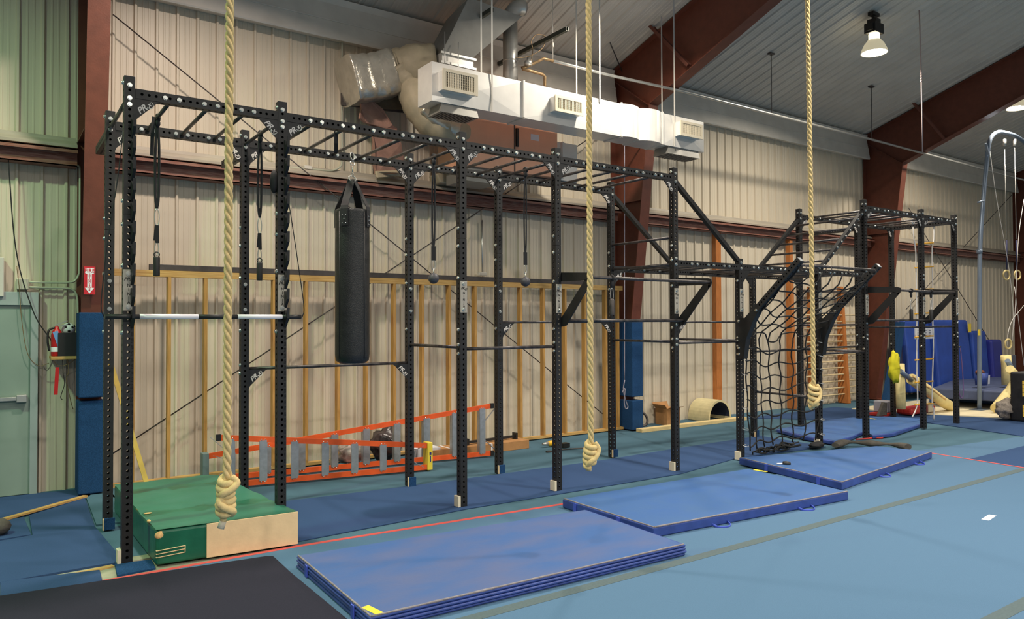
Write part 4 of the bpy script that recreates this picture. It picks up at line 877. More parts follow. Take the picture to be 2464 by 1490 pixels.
xc = 10.27; y0, y1 = 2.75, 3.24; out = [Vector((xc+R0*c_, 0, max(.01, zoff+.05+R0*s_))) for c_, s_ in pts]; inn = [Vector((xc+R1*c_, 0, max(.012, zoff+.05+R1*s_))) for c_, s_ in pts]
for i in range(N):
    q = [out[i], out[i+1], inn[i+1], inn[i]]; m.hexa([(v.x, y0, v.z) for v in q]+[(v.x, y1, v.z) for v in q])
m.build('foam_shell', M_tunnel, t); m = MB()
for i in range(N): q = [inn[i], inn[i+1]]; m.add([(q[0].x, y0+.004, q[0].z-.003), (q[1].x, y0+.004, q[1].z-.003), (q[1].x, y1, q[1].z-.003), (q[0].x, y1, q[0].z-.003)], [(0, 1, 2, 3)])
m.build('dark_lining', mat('dark_blue_lining', S(34, 42, 66), .8), t, 0)
# wooden door jamb like post on the wall and stall bars
m = MB(); a = ay(1727, 760, 3.2); m.box((a.x-.075, 3.17, .01), (a.x+.075, 3.27, ay(1727, 553, 3.2).z)); tag(m.build('wall_post', M_stall), 'single orange wooden post standing against the wall under the girt', 'post')
t = thing('stall_bars', 'orange wooden stall bars with pale rungs on the wall', 'stall bars', (14, 3.1, 0))
for (xa_, xb_) in ((1916, 1918), (1958, 1968), (2036, 2040)):
    a = ay(xb_, 850, 3.0); m = MB(); zt_ = ay(xa_, 690, 3.1).z if xa_ > 1920 else ay(xa_, 565, 3.1).z
    m.prism([(a.x-.05, 3.22, .01), (a.x-.05, 3.05 if xa_ < 1920 else 2.97, .01), (a.x-.05, 3.12, zt_), (a.x-.05, 3.22, zt_)], (.10, 0, 0)); m.build('bar_upright', M_stall, t)
for k in range(13):
    z = .22+k*.148; y = 3.03+.004*k; MB().cyl((ay(1936, 850, 3.1).x, y+.03, z), (ay(2078, 850, 3.1).x, y+.03, z), .016, 8).build('rung', M_dowel, t)
m = MB(); zt_ = ay(2000, 705, 3.1).z; m.box((ay(1936, 850, 3.1).x, 3.1, zt_), (ay(2078, 850, 3.1).x, 3.2, zt_+.05)); m.build('head_rail', M_steel, t)
# ================================================================== DUCTS AND HEATER
DY0, DY1 = 1.5, 1.86
t = thing('air_duct', 'long white sheet metal air duct with registers hanging above the rig', 'air duct', (6, DY0, 4.55))
zb_, zt_ = 4.555, 5.035
def ductseg(x0, x1, cross=True, z0=zb_, z1=zt_):
    m = MB(); c_ = ((x0+x1)/2, DY0-.016, (z0+z1)/2)
    v = [(x0, DY0, z0), (x1, DY0, z0), (x1, DY0, z1), (x0, DY0, z1), c_]
    m.add(v, [(0, 1, 4), (1, 2, 4), (2, 3, 4), (3, 0, 4)])
    m.add([(x0, DY0, z0), (x1, DY0, z0), (x1, DY1, z0), (x0, DY1, z0), (x0, DY0, z1), (x1, DY0, z1), (x1, DY1, z1), (x0, DY1, z1)], [(0, 3, 2, 1), (4, 5, 6, 7), (1, 2, 6, 5), (2, 3, 7, 6), (3, 0, 4, 7)])
    return m.build('duct_section', M_duct, t)
xs_d = [3.50, 4.868, 6.62]; ductseg(xs_d[0], xs_d[1]); ductseg(xs_d[1]+.004, xs_d[2])
def bulge(x0, x1, dep, nm):
    m = MB(); N = 8; pl = [(x0+(x1-x0)*i/N, DY0-dep*math.sin(math.pi*i/N)) for i in range(N+1)]+[(x1, DY1), (x0, DY1)]
    m.prism([(x, y, zb_+.004) for x, y in pl], (0, 0, zt_-zb_)); return m.build('curved_section', M_duct, t)
bulge(6.625, 6.99, .05, 1)
m = MB(); N = 10; pl = [(6.99+.48*i/N, DY0+.01-.10*math.sin(math.pi*(i/N))**.7) for i in range(N+1)]+[(7.47, DY1), (6.99, DY1)]; m.prism([(x, y, zb_-.006) for x, y in pl], (0, 0, zt_-zb_)); m.build('curved_section', M_duct, t)
ductseg(7.475, 8.42)
for x in (4.868, 6.62, 7.472): m = MB(); m.box((x-.014, DY0-.03, zb_-.012), (x+.014, DY0+.0, zt_+.012)); m.box((x-.014, DY0-.03, zb_-.016), (x+.014, DY1, zb_-.001)); m.build('seam_flange', M_duct, t)
def register(x0, x1, z0, z1, y, dep):
    m = MB(); m.box((x0+.012, y-dep+.012, z0+.012), (x1-.012, y, z1-.012)); r = m.build('register_box', M_duct, t)
    m = MB(); f = .038
    for a, b in (((x0, z0), (x1, z0+f)), ((x0, z1-f), (x1, z1)), ((x0, z0+f), (x0+f, z1-f)), ((x1-f, z0+f), (x1, z1-f))): m.box((a[0], y-dep-.004, a[1]), (b[0], y-dep+.014, b[1]))
    m.build('register_frame', M_beige, r)
    m = MB(); m.box((x0+f, y-dep+.010, z0+f), (x1-f, y-dep+.0118, z1-f)); m.build('dark_opening', M_hole, r)
    m = MB(); n = 17
    for k in range(n): x = x0+f+(x1-x0-2*f)*(k+.5)/n; m.bar((x, y-dep+.004, z0+f), (x, y-dep+.004, z1-f), .010, .010, up=(0, 1, 0))
    for k in range(6): z = z0+f+(z1-z0-2*f)*(k+.5)/6; m.box((x0+f, y-dep+.0075, z-.003), (x1-f, y-dep+.0095, z+.003))
    m.build('louvers', M_beige, r)
def dreg(px0, px1, py0, py1, dep=.14):
    a, b = ay(px0, py0, DY0-dep), ay(px1, py1, DY0-dep); register(a.x, b.x, b.z, a.z, DY0, dep)
dreg(1066, 1150, 163, 232); dreg(1336, 1404, 227, 280); dreg(1638, 1692, 289, 336)
# downward outlets
for (px0, px1, py0, py1, lb) in ((1055, 1150, 262, 280, 0), (1602, 1682, 345, 362, 1)):
    x0, x1 = ay(px0, py0, DY0+.05).x, ay(px1, py0, DY0+.02).x; z0 = zb_-.115; m = MB()
    m.hexa([(x0, DY0+.0, z0), (x1, DY0+.0, z0), (x1, DY1-.04, z0), (x0, DY1-.04, z0), (x0+.02, DY0+.02, zb_-.001), (x1-.02, DY0+.02, zb_-.001), (x1-.02, DY1-.06, zb_-.001), (x0+.02, DY1-.06, zb_-.001)]); o = m.build('bottom_outlet', M_ductgrey, t)
    m = MB()
    for k in range(12): x = x0+.05+(x1-x0-.1)*k/11; m.box((x-.006, DY0+.03, z0-.006), (x+.006, DY1-.07, z0-.001))
    m.build('outlet_grille', M_steel, o)
for k, (px, yy, y_end) in enumerate(((1158, DY1, 0), (1184, DY0-.022, 1), (1387, DY1, 0), (1443, DY0-.022, 0), (1592, DY1, 0), (1622, DY0-.022, 1))):
    x = ay(px, 100, yy).x; z0 = zb_-.01 if y_end else zt_-.05; MB().box((x-.012, yy, z0), (x+.012, yy+.003, roofz(yy)-.02)).build('hanger_strap', M_white, t)
# flue pipe
m = MB(); a, b = ay(1228, 186, 2.35), ay(1228, 22, 2.35); m.cyl((a.x, 2.35, 4.9), (a.x, 2.35, roofz(2.35)-.32), .108, 24); m.cyl((a.x, 2.35, 5.62), (a.x, 2.35, 5.64), .112, 24)
p = Vector((a.x, 2.35, roofz(2.35)-.36)); m.tube(smooth([p, p+Vector((.02, -.02, .10)), p+Vector((.09, -.05, .18)), p+Vector((.2, -.07, .20))], 4), .112, 18); tag(m.build('flue_pipe', M_galv), 'vertical galvanised flue pipe rising from the heater to the roof', 'flue pipe')
# heater cabinet
fx0, fx1 = 4.34, 6.0; fy = 2.2; t = thing('heater', 'salmon coloured heater cabinet hanging behind the air duct', 'heater', (5.2, fy, 4.0))
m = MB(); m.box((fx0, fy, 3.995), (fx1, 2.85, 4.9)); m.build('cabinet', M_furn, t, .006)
m = MB()
for px in (1238,): x = ay(px, 330, fy).x; m.box((x-.01, fy-.006, 4.0), (x+.01, fy-.001, 4.9))
x = ay(1115, 330, fy).x; m.box((x-.006, fy-.005, 4.0), (x+.006, fy-.001, 4.9)); m.build('panel_gap', M_steel, t)
x = ay(1243, 330, fy).x; m = MB(); m.box((x-.018, fy-.03, 4.36), (x+.022, fy-.001, 4.62)); m.build('latch', M_blackpl, t)
a, b = ay(1277, 322, fy), ay(1297, 340, fy); m = MB(); m.box((a.x, fy-.003, b.z), (b.x, fy-.001, a.z)); m.build('data_plate', M_paper, t)
m = MB(); m.box((fx1+.002, fy+.05, 3.98), (fx1+.42, 2.8, 4.55)); m.box((fx1+.10, fy+.0, 4.0), (fx1+.13, fy+.05, 4.55)); m.build('side_box', M_duct, t)
m = MB(); a = ay(1130, 400, 2.2); m.box((4.42, 2.25, 3.80), (4.98, 2.75, 3.993)); m.build('bottom_tray', M_ductgrey, t)
m = MB(); m.box((fx0-.05, fy+.1, 3.93), (fx1+.45, fy+.16, 3.992)); m.build('support_rail', M_steel, t)
# grey duct hood up to the roof
t = thing('duct_hood', 'grey sheet metal duct hood flaring up to the roof above the heater', 'duct hood', (4.6, 2.2, 5.1))
a0, a1, b0, b1 = ay(1064, 124, 2.2), ay(1136, 128, 2.2), ay(1128, -6, 2.0), ay(1256, 12, 2.0)
m = MB(); m.hexa([(a0.x, 2.2, a0.z), (a1.x, 2.2, a0.z), (a1.x, 2.75, a0.z), (a0.x, 2.75, a0.z), (b0.x, 2.0, b0.z), (b1.x, 2.0, b0.z-.05), (b1.x, 2.6, b0.z-.1), (b0.x, 2.6, b0.z-.1)]); m.build('hood_body', M_ductgrey, t)
zc = ay(1100, 168, 2.2).z
m = MB(); m.box((a0.x+.0, 2.2, 4.91), (a1.x+.02, 2.72, a0.z-.001)); m.build('collar', M_duct, t)
m = MB(); m.box((a0.x-.03, 2.17, a0.z-.03), (a1.x+.05, 2.2, a0.z-.0)); m.box((a0.x-.03, 2.17, a0.z-.16), (a1.x+.05, 2.2, a0.z-.13)); m.build('flange', M_galv, t)
# unistrut channels
for k, (p, q, X_, lb) in enumerate((((1036, 118), (1181, 18), 4.55, 'dark steel channel crossing under the roof above the foil duct'), ((1190, 160), (1362, 66), 5.55, 'dark steel channel with an open end right of the flue pipe'))):
    a, b = ax_(*p, X_), ax_(*q, X_); b.z = a.z = (a.z+b.z)/2; m = MB(); m.bar(a, b, .006, .055); m.bar(a+Vector((.04, 0, 0)), b+Vector((.04, 0, 0)), .006, .055); m.bar(a+Vector((.02, 0, -.026)), b+Vector((.02, 0, -.026)), .045, .006); m.bar(a+Vector((.003, 0, .026)), b+Vector((.003, 0, .026)), .012, .005); m.bar(a+Vector((.037, 0, .026)), b+Vector((.037, 0, .026)), .012, .005)
    u = m.build('steel_channel', mat('green_grey_channel', S(72, 76, 68), .45, .4)); tag(u, lb, 'channel')
for px, p1, lb in ((1070, 95, 'left'), (1103, 120, 'right')):
    m = MB(); a = ay(px, p1, 2.1); m.cyl((a.x, 2.1, 5.04), (a.x, 2.1, a.z+.1), .007, 6); tag(m.build('threaded_rod', M_galv), 'thin threaded rod holding the duct end, %s of two' % lb, 'rod')
m = MB(); a = ay(1330, 60, 1.88); m.cyl((a.x, 1.88, 5.60), (a.x, 1.88, roofz(1.88)-.01), .006, 6); m.cyl((a.x, 1.88, 5.78), (a.x, 1.88, 5.84), .016, 8); tag(m.build('threaded_rod', M_white), 'thin rod with a white sleeve holding the start of the long pipe', 'rod')
# gas pipe along the bay
t = thing('gas_pipe', 'thin silver gas pipe running along under the roof past both rafters', 'pipe', (5.6, 1.88, 5.6))
P = [ay(1331, 147, 1.88), ay(1465, 181, 1.88), ay(1640, 219, 1.88), ay(1857, 275, 1.88), ay(2098, 336, 1.88), ay(2464, 433, 1.88)]; P.append(P[-1]+(P[-1]-P[-2])*.3)
MB().tube(P, .023, 10).build('pipe_run', M_galv, t)
Q = [ay(1331, 147, 1.88), ay(1308, 141, 1.9), ay(1290, 150, 1.95), ay(1268, 160, 2.0), ay(1256, 163, 2.0), ay(1258, 166, 2.0), ay(1285, 173, 2.0), ay(1306, 179, 2.0), ay(1311, 184, 2.0), ay(1311, 210, 2.0)]
MB().tube(Q, .021, 10).build('pipe_elbow', M_copper, t)
m = MB(); m.lathe(ay(1271, 152, 1.97), [(.0, -.04), (.05, -.035), (.06, 0), (.05, .03), (.02, .04), (.018, .10), (0, .10)], 14); m.build('regulator', M_galv, t)
for p, q, lb in (((1856, 126), (1857, 273), 1), ((2086, 205), (2098, 335), 2)): a, b = ay(*p, 1.88), ay(*q, 1.88); m = MB(); m.cyl((b.x, 1.88, b.z), (b.x, 1.88, roofz(1.88)-.01), .007, 6); m.box((b.x-.06, 1.84, roofz(1.88)-.035), (b.x+.06, 1.92, roofz(1.88)-.012)); m.build('pipe_hanger', M_steel, t)
m = MB(); a, b = ay(2215, 100, .1), ay(2220, 366, .1); m.tube([(b.x, .1, b.z), (b.x-.01, .1, b.z+1.3), (b.x-.05, .1, roofz(.1)-.01)], .011, 6)
for k in range(5): m.ball((b.x-.015, .1, b.z+1.25+k*.045), .02, 0, 8)
tag(m.build('tie_cord', mat('pale_pink_cord', S(178, 160, 158), .8)), 'pale cord hanging from the roof left of the far rafter brace', 'cord')
pipe('cable', [(1276, 160), (1282, 120), (1278, 100), (1290, 84), (1305, 84), (1313, 92), (1306, 115), (1285, 130), (1262, 138), (1240, 138)], 1.95, .006, M_copper, 'looped thin cable between the flue pipe and the gas pipe', 'cable', 4)
m = MB(); q_ = ax_(1497, 172, 8.04); p_ = q_+(ay(1434, 22, 2.35)-q_)*.55; m.cyl(p_, q_, .009, 6); tag(m.build('sway_rod', M_steel), 'thin sway rod from roof to the middle rafter', 'rod')
# foil wrapped flexible duct
t = thing('insulated_duct', 'foil wrapped insulated duct bending from the wall into the heater', 'insulated duct', (3.6, 2.8, 4.8))
def fatpath(pts, wd, ht, nm, mm, n=8, wr=.0, seg=14, sq=4.0):
    P = smooth([Vector(p) for p in pts], n); m = MB(); rings = []; N = len(P); prev = None
    for i, p in enumerate(P):
        d = (P[min(i+1, N-1)]-P[max(i-1, 0)]).normalized(); u = Vector((0, -1, 0)); u = (u-d*u.dot(d)).normalized(); q = d.cross(u)
        k = 1+wr*math.sin(i*2.4)*.6+wr*math.sin(i*5.1+1); r_ = []
        for j in range(seg):
            a = 2*math.pi*(j+.5)/seg; c_, s_ = math.cos(a), math.sin(a); den = (abs(c_)**sq+abs(s_)**sq)**(1/sq); kk = k*(1+wr*.5*math.sin(j*3.3+i*1.7)); r_.append(p+u*(wd/2*c_/den)*kk+q*(ht/2*s_/den)*kk)
        rings.append(r_)
    base = len(m.v); m.v += [tuple(v) for r_ in rings for v in r_]
    for i in range(N-1):
        for j in range(seg): j2 = (j+1) % seg; m.f.append([base+i*seg+j, base+i*seg+j2, base+(i+1)*seg+j2, base+(i+1)*seg+j]); m.mi.append(0); m.sm.append(True)
    m.f += [[base+j for j in range(seg)], [base+(N-1)*seg+j for j in range(seg)]]; m.mi += [0, 0]; m.sm += [False, False]
    return m.build(nm, mm, t)
p0, p1, p2 = ay(834, 196, 2.85), ay(890, 190, 2.85), ay(944, 176, 2.8)
fatpath([p0, p1, p2], .55, .60, 'foil_sleeve', M_foil, 9, .018, 20, 10)
q = [ay(935, 182, 2.8), ay(965, 168, 2.75), ay(1000, 160, 2.6), ay(1045, 158, 2.5)]
fatpath(q, .5, .56, 'elbow_wrap', M_insul, 5, .03, 14, 3)
q = [ay(962, 168, 2.7), ay(990, 206, 2.62), ay(1005, 250, 2.5), ay(1035, 290, 2.42), ay(1075, 313, 2.35), ay(1125, 330, 2.45)]
fatpath(q, .42, .40, 'down_leg', M_insul, 7, .03, 16, 2.6)
q = [ay(1022, 258, 2.26), ay(1050, 283, 2.22), ay(1085, 303, 2.18), ay(1105, 312, 2.17)]
fatpath(q, .10, .20, 'bright_foil', M_foil, 6, .05, 12, 2.4)
m = MB(); Pq = [(872, 226), (946, 186), (984, 192), (984, 264), (924, 262), (905, 250)]; m.prism([ay(x, y, 3.0) for x, y in Pq], (0, .08, 0)); m.build('dark_flap', mat('dark_wrap', S(110, 100, 82), .5, .2, .2, 8, .4, 20), t)
def drape(P, yy, nm, mm): m = MB(); m.prism([ay(x, y, yy+.06*math.sin(i*2.1)) for i, (x, y) in enumerate(P)], (.0, .06, .01)); m.build(nm, mm, t, .01)
drape([(868, 222), (885, 232), (922, 262), (945, 300), (957, 310), (952, 330), (930, 310), (880, 296), (866, 285), (870, 262)], 2.86, 'hanging_insulation', M_pink)
drape([(890, 300), (950, 310), (965, 345), (975, 400), (984, 422), (950, 418), (905, 421), (896, 380), (900, 340)], 2.95, 'hanging_insulation', M_pink)
drape([(905, 412), (950, 408), (985, 416), (986, 426), (945, 424), (908, 428)], 2.92, 'torn_edge', M_insul)
m = MB(); m.bar(ay(822, 250, 3.05), ay(985, 270, 3.05), .04, .04); m.bar(ay(823, 145, 3.1), ay(823, 252, 3.1), .03, .03, up=(0, 1, 0)); m.build('support_angle', M_steel, t)
# lower duct end under the heater side
t2 = thing('duct_elbow', 'beige duct elbow showing under the bar rungs below the heater', 'duct elbow', (5.4, 2.6, 3.6)); m = MB()
a, b = ay(1090, 410, 2.9), ay(1180, 445, 2.9); m.prism([ay(1050, 418, 2.95), ay(1120, 405, 2.95), ay(1195, 412, 2.95), ay(1165, 432, 2.95), ay(1115, 446, 2.95), ay(1060, 440, 2.95)], (0, .25, 0)); m.build('elbow_body', M_insul, t2, .02)
# ================================================================== HIGH BAY LAMPS
for k, (X_, Y_, zc, lb) in enumerate(((11.58, .44, 6.48, 'lit high bay lamp hanging from the roof above the far rig'), (17.32, .44, 6.45, 'lit high bay lamp cut by the right picture edge'))):
    t = thing('high_bay_lamp', lb, 'lamp', (X_, Y_, roofz(Y_)), 'high bay lamps')
    MB().lathe((X_, Y_, zc), [(.215, 0), (.205, .05), (.16, .15), (.105, .22), (.10, .225), (.155, .15), (.198, .05), (.207, 0)], 28, cap=False).build('reflector', M_acryl, t)
    m = MB(); m.lathe((X_, Y_, zc+.012), [(.0, 0), (.203, 0), (.203, .006), (0, .006)], 28); m.build('glowing_lens', M_glow, t)
    m = MB(); m.cyl((X_, Y_, zc+.222), (X_, Y_, zc+.33), .085, 16); m.build('lamp_neck', mat('glowing_neck', (.8, .75, .6), .5, emit=(1, .95, .7), estr=9), t)
    m = MB(); m.box((X_-.14, Y_-.10, zc+.33), (X_+.14, Y_+.10, zc+.50)); m.box((X_-.17, Y_-.07, zc+.36), (X_+.17, Y_+.07, zc+.47)); m.box((X_-.08, Y_-.08, zc+.50), (X_+.08, Y_+.08, zc+.58)); m.build('ballast_box', M_lampbody, t, .006)
    m = MB(); m.cyl((X_, Y_, zc+.58), (X_, Y_, roofz(Y_)-.01), .025, 10); m.box((X_-.10, Y_-.05, roofz(Y_)-.09), (X_+.10, Y_+.05, roofz(Y_)-.035)); m.build('mount', M_lampbody, t)
# ================================================================== FAR RIGHT BACKGROUND
def standmat(lb, px0, px1, py0, py1, yy, th, lean=.12, label=None, mm=M_vinyl_side):
    a, b = ay(px0, py0, yy), ay(px1, py1, yy); z0 = max(.035, b.z); t = thing('standing_mat', lb, 'gym mat', (a.x, yy, z0), 'blue mats standing against the far wall'); m = MB()
    m.hexa([(a.x, yy, z0), (b.x, yy, z0), (b.x, yy+th, z0), (a.x, yy+th, z0), (a.x, yy+lean, a.z), (b.x, yy+lean, a.z), (b.x, yy+lean+th, a.z), (a.x, yy+lean+th, a.z)]); m.build('mat_body', mm, t, .06, 3)
    if label: p, q = ay(*label[0], yy+.06), ay(*label[1], yy+.06); m = MB(); m.box((p.x, yy+.06, q.z), (q.x, yy+.072, p.z)); m.build('warning_label', M_yellow, t)
    return t
M_vb = mat('deep_blue_vinyl', S(36, 72, 160), .5, 0, .14, 3, .2, 8)
standmat('dark faced blue mat standing left behind the far rig posts', 2172, 2185, 772, 930, 2.65, .2, .1, None, mat('dark_navy_vinyl', S(44, 46, 78), .4, 0, .2, 6))
standmat('wide blue mat standing behind the white rope ladder', 2192, 2253, 771, 940, 2.50, .3, .15, None, M_vb)
standmat('blue mat with a yellow label standing left of the pole', 2262, 2346, 770, 940, 2.40, .3, .15, ((2331, 779), (2337, 800)), M_vb)
standmat('shorter blue mat standing just right of the pole', 2350, 2385, 797, 935, 2.40, .3, .1, None, M_vb)
standmat('dark blue mat standing by the farthest column', 2392, 2418, 818, 922, 2.35, .3, .05, None, mat('violet_blue_vinyl', S(40, 48, 140), .45, 0, .1, 5))
# leaning blue board beside the far column
m = MB(); P = [(2130, 985), (2152, 985), (2178, 775), (2168, 775)]; m.prism([ay(x, y, 2.35) for x, y in P], (0, .12, 0)); tag(m.build('leaning_mat', M_pad), 'narrow blue padded board leaning beside the far column', 'padded board')
def fslab(lb, pts, z0, z1, mm): m = MB(); m.prism([(*tuple(az(x, y, z1))[:2], z0) for x, y in pts], (0, 0, z1-z0)); return tag(m.build('landing_mat', mm, bevel=.03), lb, 'landing mat', 'blue landing mats by the pole')
fslab('pale blue landing mat lying lowest, in front of the pole mats', [(2236, 952), (2300, 950), (2464, 960), (2600, 960), (2600, 925), (2250, 930)], .034, .20, M_vinyl)
fslab('grey blue landing mat lying on top of the lower one', [(2240, 934), (2330, 938), (2464, 945), (2600, 950), (2600, 905), (2380, 908), (2290, 915)], .205, .42, mat('grey_blue_vinyl', S(72, 84, 118), .6, 0, .15, 6))
# ring tower
t = thing('ring_tower', 'tall bent blue grey pole with gymnastics rings at right', 'ring frame', tuple(az(2357, 986, .03))); Yp = t.location.y
P = [az(2357, 986, .03), ay(2357, 900, Yp), ay(2357, 760, Yp), ay(2358, 600, Yp), ay(2366, 480, Yp), ay(2373, 400, Yp), ay(2379, 350, Yp), ay(2387, 328, Yp), ay(2402, 318, Yp), ay(2420, 320, Yp), ay(2445, 328, Yp), ay(2470, 348, Yp), ay(2480, 380, Yp)]
MB().tube(smooth(P, 4), .043, 14).build('bent_pole', M_pole, t)
m = MB(); p = P[0]; m.box((p.x-.2, p.y-.12, .031), (p.x+.2, p.y+.12, .042)); m.build('base_plate', M_pole, t)
m = MB(); a = ay(2360, 485, Yp); m.cyl(ay(2353, 487, Yp-.05), ay(2368, 483, Yp-.05), .018, 8); m.build('peg', M_pole, t); b = ay(2357, 610, Yp); MB().cyl(b, b+Vector((0, 0, .08)), .055, 14).build('collar', M_pole, t); MB().bar(ay(2372, 345, Yp-.06), ay(2378, 372, Yp-.06), .04, .03).build('clamp', M_pole, t)
m = MB(); a = ay(2357, 800, Yp-.055); m.box((a.x-.05, Yp-.06, a.z-.06), (a.x+.03, Yp-.05, a.z+.06)); m.build('yellow_sticker', M_yellow, t)
for px, x2 in ((2417, 2422), (2441, 2446)):
    s = MB(); s.tube([ay(px, 335, Yp), ay(px+.5, 352, Yp)], .035, 10); o = s.build('swivel', M_galv, t)
    MB().tube([ay(px+.5, 355, Yp), ay(x2-.5, 575, Yp)], .007, 6).build('cable', M_galv, o)
    MB().tube([ay(x2, 578, Yp), ay(x2+.5, 650, Yp)], .035, 8, flat=.3).build('webbing', mat('navy_webbing', S(34, 38, 70), .8), o)
    c_ = ay(x2+(0 if px < 2430 else 2), 662, Yp); MB().ring(c_, .10, .018, (.9, -.25, 0), (0, 0, 1), 24).build('wooden_ring', M_ring, o)
for P_, lb in (([(2381, 360), (2398, 480), (2420, 600), (2432, 680), (2438, 760), (2436, 820)], 'slack white guy rope hanging left beside the rings'), ([(2464, 480), (2452, 560), (2447, 640), (2444, 720), (2440, 790)], 'slack white guy rope hanging right beside the rings'), ([(2464, 735), (2450, 752), (2436, 770), (2426, 800), (2424, 830)], 'tangled white rope end at the right edge'), ([(2441, 690), (2452, 780), (2464, 880)], 'taut white rope going down right at the edge')):
    tag(MB().tube(smooth([ay(x, y, .62) for x, y in P_], 4), .006, 6).build('guy_rope', M_whiterope), lb, 'rope')
tag(MB().ring(ay(2426, 828, .6), .10, .02, (.9, -.25, 0), (0, 0, 1), 24).build('wooden_ring', M_ring), 'single wooden ring hanging low above the cream pads', 'ring')
# padded base frames
def padtube(m, pts, r): m.tube(smooth(pts, 4), r, 12)
t = thing('padded_brace', 'cream foam padded pole brace standing left in the far background', 'padded brace', tuple(az(2168, 986, .03))); Yb = 1.0
m = MB(); m.tube([ay(2168, 984, Yb), ay(2167, 940, Yb), ay(2165, 876, Yb)], .085, 12); m.build('upright_pad', M_creamfoam, t)
m = MB(); m.tube([ay(2166, 893, Yb-.1), ay(2196, 917, Yb-.1)], .045, 10); m.build('pipe', M_pole, t)
m = MB(); padtube(m, [ay(2193, 912, Yb-.1), ay(2235, 942, Yb-.1), ay(2270, 968, Yb-.1), ay(2293, 981, Yb-.1)], .105); m.build('slanted_pad', M_creamfoam, t)
m = MB(); m.tube(smooth([ay(2196, 906, Yb-.2), ay(2214, 922, Yb-.2), ay(2240, 936, Yb-.2), ay(2275, 962, Yb-.2)], 4), .02, 8); m.build('pad_slit', M_foam, t)
lump('yellow_cloth', tuple(ay(2153, 925, .85)), .26, (.55, .3, 1.15), M_yelcloth, 'yellow cloth bundled on the cream padded brace', 'cloth', 8)
t = thing('padded_brace', 'cream foam padded brace with a chain near the right edge', 'padded brace', tuple(az(2398, 993, .03))); Yb = .15
m = MB(); padtube(m, [ay(2396, 984, Yb), ay(2412, 964, Yb), ay(2432, 940, Yb), ay(2448, 914, Yb)], .10); m.build('slanted_pad', M_creamfoam, t)
m = MB(); m.tube([ay(2423, 926, .6), ay(2422, 880, .6), ay(2420, 856, .6)], .10, 12); m.build('upright_pad', M_creamfoam, t)
m = MB(); m.tube([ay(2424, 868, .2), ay(2440, 898, .2)], .05, 10); m.build('pipe', M_pole, t)
m = MB(); m.tube(smooth([ay(2430, 888, .1), ay(2442, 902, .1), ay(2446, 922, .1)], 3), .08, 12); m.build('curved_pad', M_creamfoam, t)
m = MB()
for k in range(9): p = ay(2416+k*4, 982-k*6, Yb-.12); m.ring(p, .035, .008, (.7, -.3, .5), (0, .5, .8) if k % 2 else (.4, .8, 0), 10)
m.build('chain', M_steel, t)
m = MB(); a, b = ay(2424, 856, .75), ay(2446, 922, .75); m.box((a.x, .75, max(.44, b.z)), (b.x, .80, a.z)); tag(m.build('grey_board', mat('grey_board', S(78, 80, 92), .6)), 'dark grey board standing behind the right padded brace', 'board')
c0 = az(2456, 1013, .015); t = thing('padded_post', 'black padded post with yellow lettering at the right edge', 'padded post', tuple(c0)); zt_ = ay(2452, 896, c0.y).z
m = MB(); m.box((c0.x-.10, c0.y-.13, .016), (c0.x+.5, c0.y+.13, zt_)); m.build('post_pad', mat('black_pad', (.011, .011, .014), .6, 0, .3, 12, .2, 20), t, .03)
m = MB(); x_ = ay(2461, 950, c0.y-.135).x
for k in range(9):
    if k in (3, 4): continue
    z_ = .12+(zt_-.25)*k/9; m.box((x_, c0.y-.134, z_), (x_+.10, c0.y-.1315, z_+.065))
m.build('lettering', mat('yellow_print', S(226, 186, 60), .6), t)
lump('grey_fleece', tuple(az(2424, 1008, .03)), .21, (1.5, .7, .85), M_fluff, 'grey fluffy fleece heap at the foot of the right padded post', 'fleece', 11)
t = thing('red_scooter_board', 'red plastic base under the far rope ladder', 'plastic base', tuple(az(2215, 985, .03)))
a, b = ay(2186, 962, 1.0), ay(2246, 979, 1.0); m = MB(); m.box((a.x, .95, .034), (b.x, 1.25, .034+.13)); m.build('base_body', M_redpl, t, .04)
m = MB(); p = ay(2237, 965, .95); m.box((p.x-.1, .93, .05), (p.x+.1, .949, .22)); m.build('metal_clip', M_galv, t)
t = thing('bucket', 'blue bucket with brown cloth standing on the landing mats', 'bucket', tuple(ay(2366, 928, .9)))
p = ay(2361, 927, .9); m = MB(); m.lathe((p.x, .9, p.z), [(.11, 0), (.13, .26), (.12, .26), (.10, .02), (0, .02)], 18); m.build('bucket_body', M_vinyl_side, t)
m = MB(); m.ball((p.x-.05, .9, p.z+.28), .10, 0, 12, (1.4, .8, .5)); m.build('brown_cloth', mat('brown_cloth', S(110, 64, 48), .8), t)
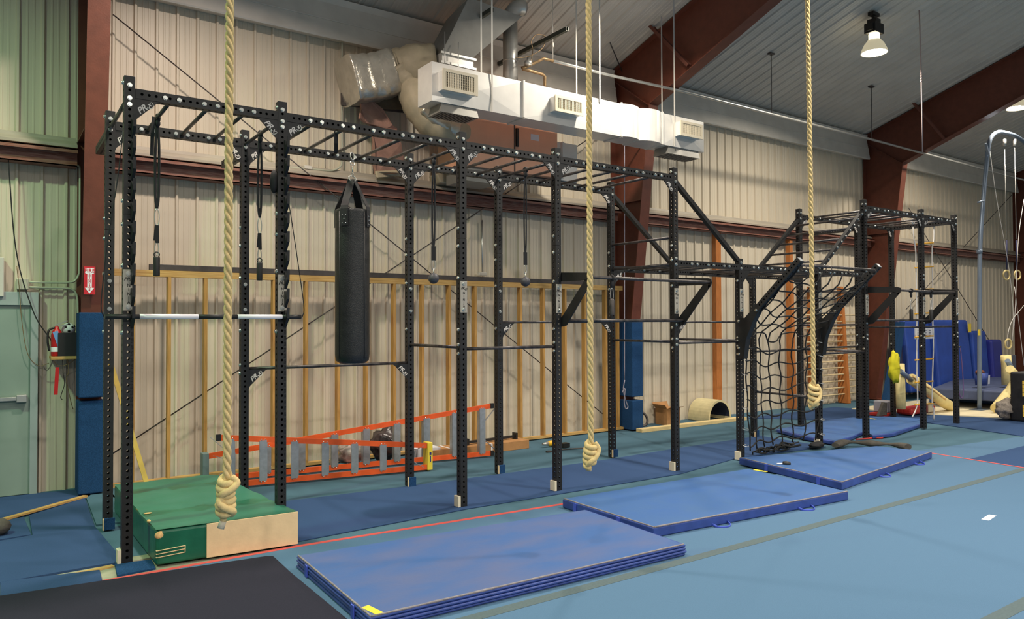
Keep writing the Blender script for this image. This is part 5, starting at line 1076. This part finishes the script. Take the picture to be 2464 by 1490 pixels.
m = MB(); m.bar((p.x+.06, .775, p.z+.03), (p.x+.06, .765, p.z+.22), .07, .004, up=(0, 1, 0)); m.build('paper_tag', M_paper, t)
t = thing('cleaning_box', 'red trimmed box with a grey dustpan behind a far rig post', 'box', tuple(az(2138, 1000, .015)))
p = az(2146, 1001, .015); m = MB(); m.box((p.x-.28, p.y, .016), (p.x+.16, p.y+.3, .075)); m.build('red_base', M_redpl, t, .01); m = MB(); m.box((p.x-.16, p.y+.02, .077), (p.x+.12, p.y+.28, .30)); m.build('pale_panel', mat('grey_panel', S(140, 140, 148), .7), t, .02)
m = MB(); m.prism([(p.x-.5, p.y-.02, .05), (p.x-.22, p.y-.02, .05), (p.x-.2, p.y-.02, .28), (p.x-.32, p.y-.02, .30)], (0, .05, 0)); m.build('dustpan', M_grey, t)
# things lying near the cargo net
lump('black_bag', tuple(az(1965, 1079, .014)), .11, (1.5, .7, .4), M_web, 'black bundle on the floor behind the front mats, by the net', 'bundle', 21)
t = MB(); P = [az(x, y, .07) for x, y in ((2010, 1072), (2035, 1064), (2075, 1066), (2110, 1068), (2150, 1070), (2185, 1076))]; t.tube(smooth(P, 5), [.034+.014*math.sin(i*.6) for i in range(len(smooth(P, 5)))], 10, flat=1.6); tag(t.build('rolled_blanket', M_grey), 'dark brown rolled blanket lying behind the farthest front mat', 'blanket')
t = MB(); t.tube(smooth([az(x, y, .02) for x, y in ((2060, 1058), (2085, 1056), (2105, 1054), (2123, 1054), (2120, 1050))], 4), .012, 6); tag(t.build('red_strap', M_redpl), 'thin red strap on the floor at the foot of a far post', 'strap')
hp = az(1893, 1118, .105); m = MB(); m.lathe(hp+Vector((0, 0, .012)), [(0, -.05), (.025, -.045), (.03, 0), (.022, .04), (0, .05)], 12, axis=(.6, -.7, 0)); o = thing('jump_rope_handle', 'small black handle lying on the farthest front mat', 'handle', tuple(hp)); m.build('black_knob', M_blackpl, o)
m = MB(); m.cyl(hp+Vector((-.03, .03, .01)), hp+Vector((-.10, .07, .01)), .008, 8); m.build('white_shaft', M_signwhite, o)
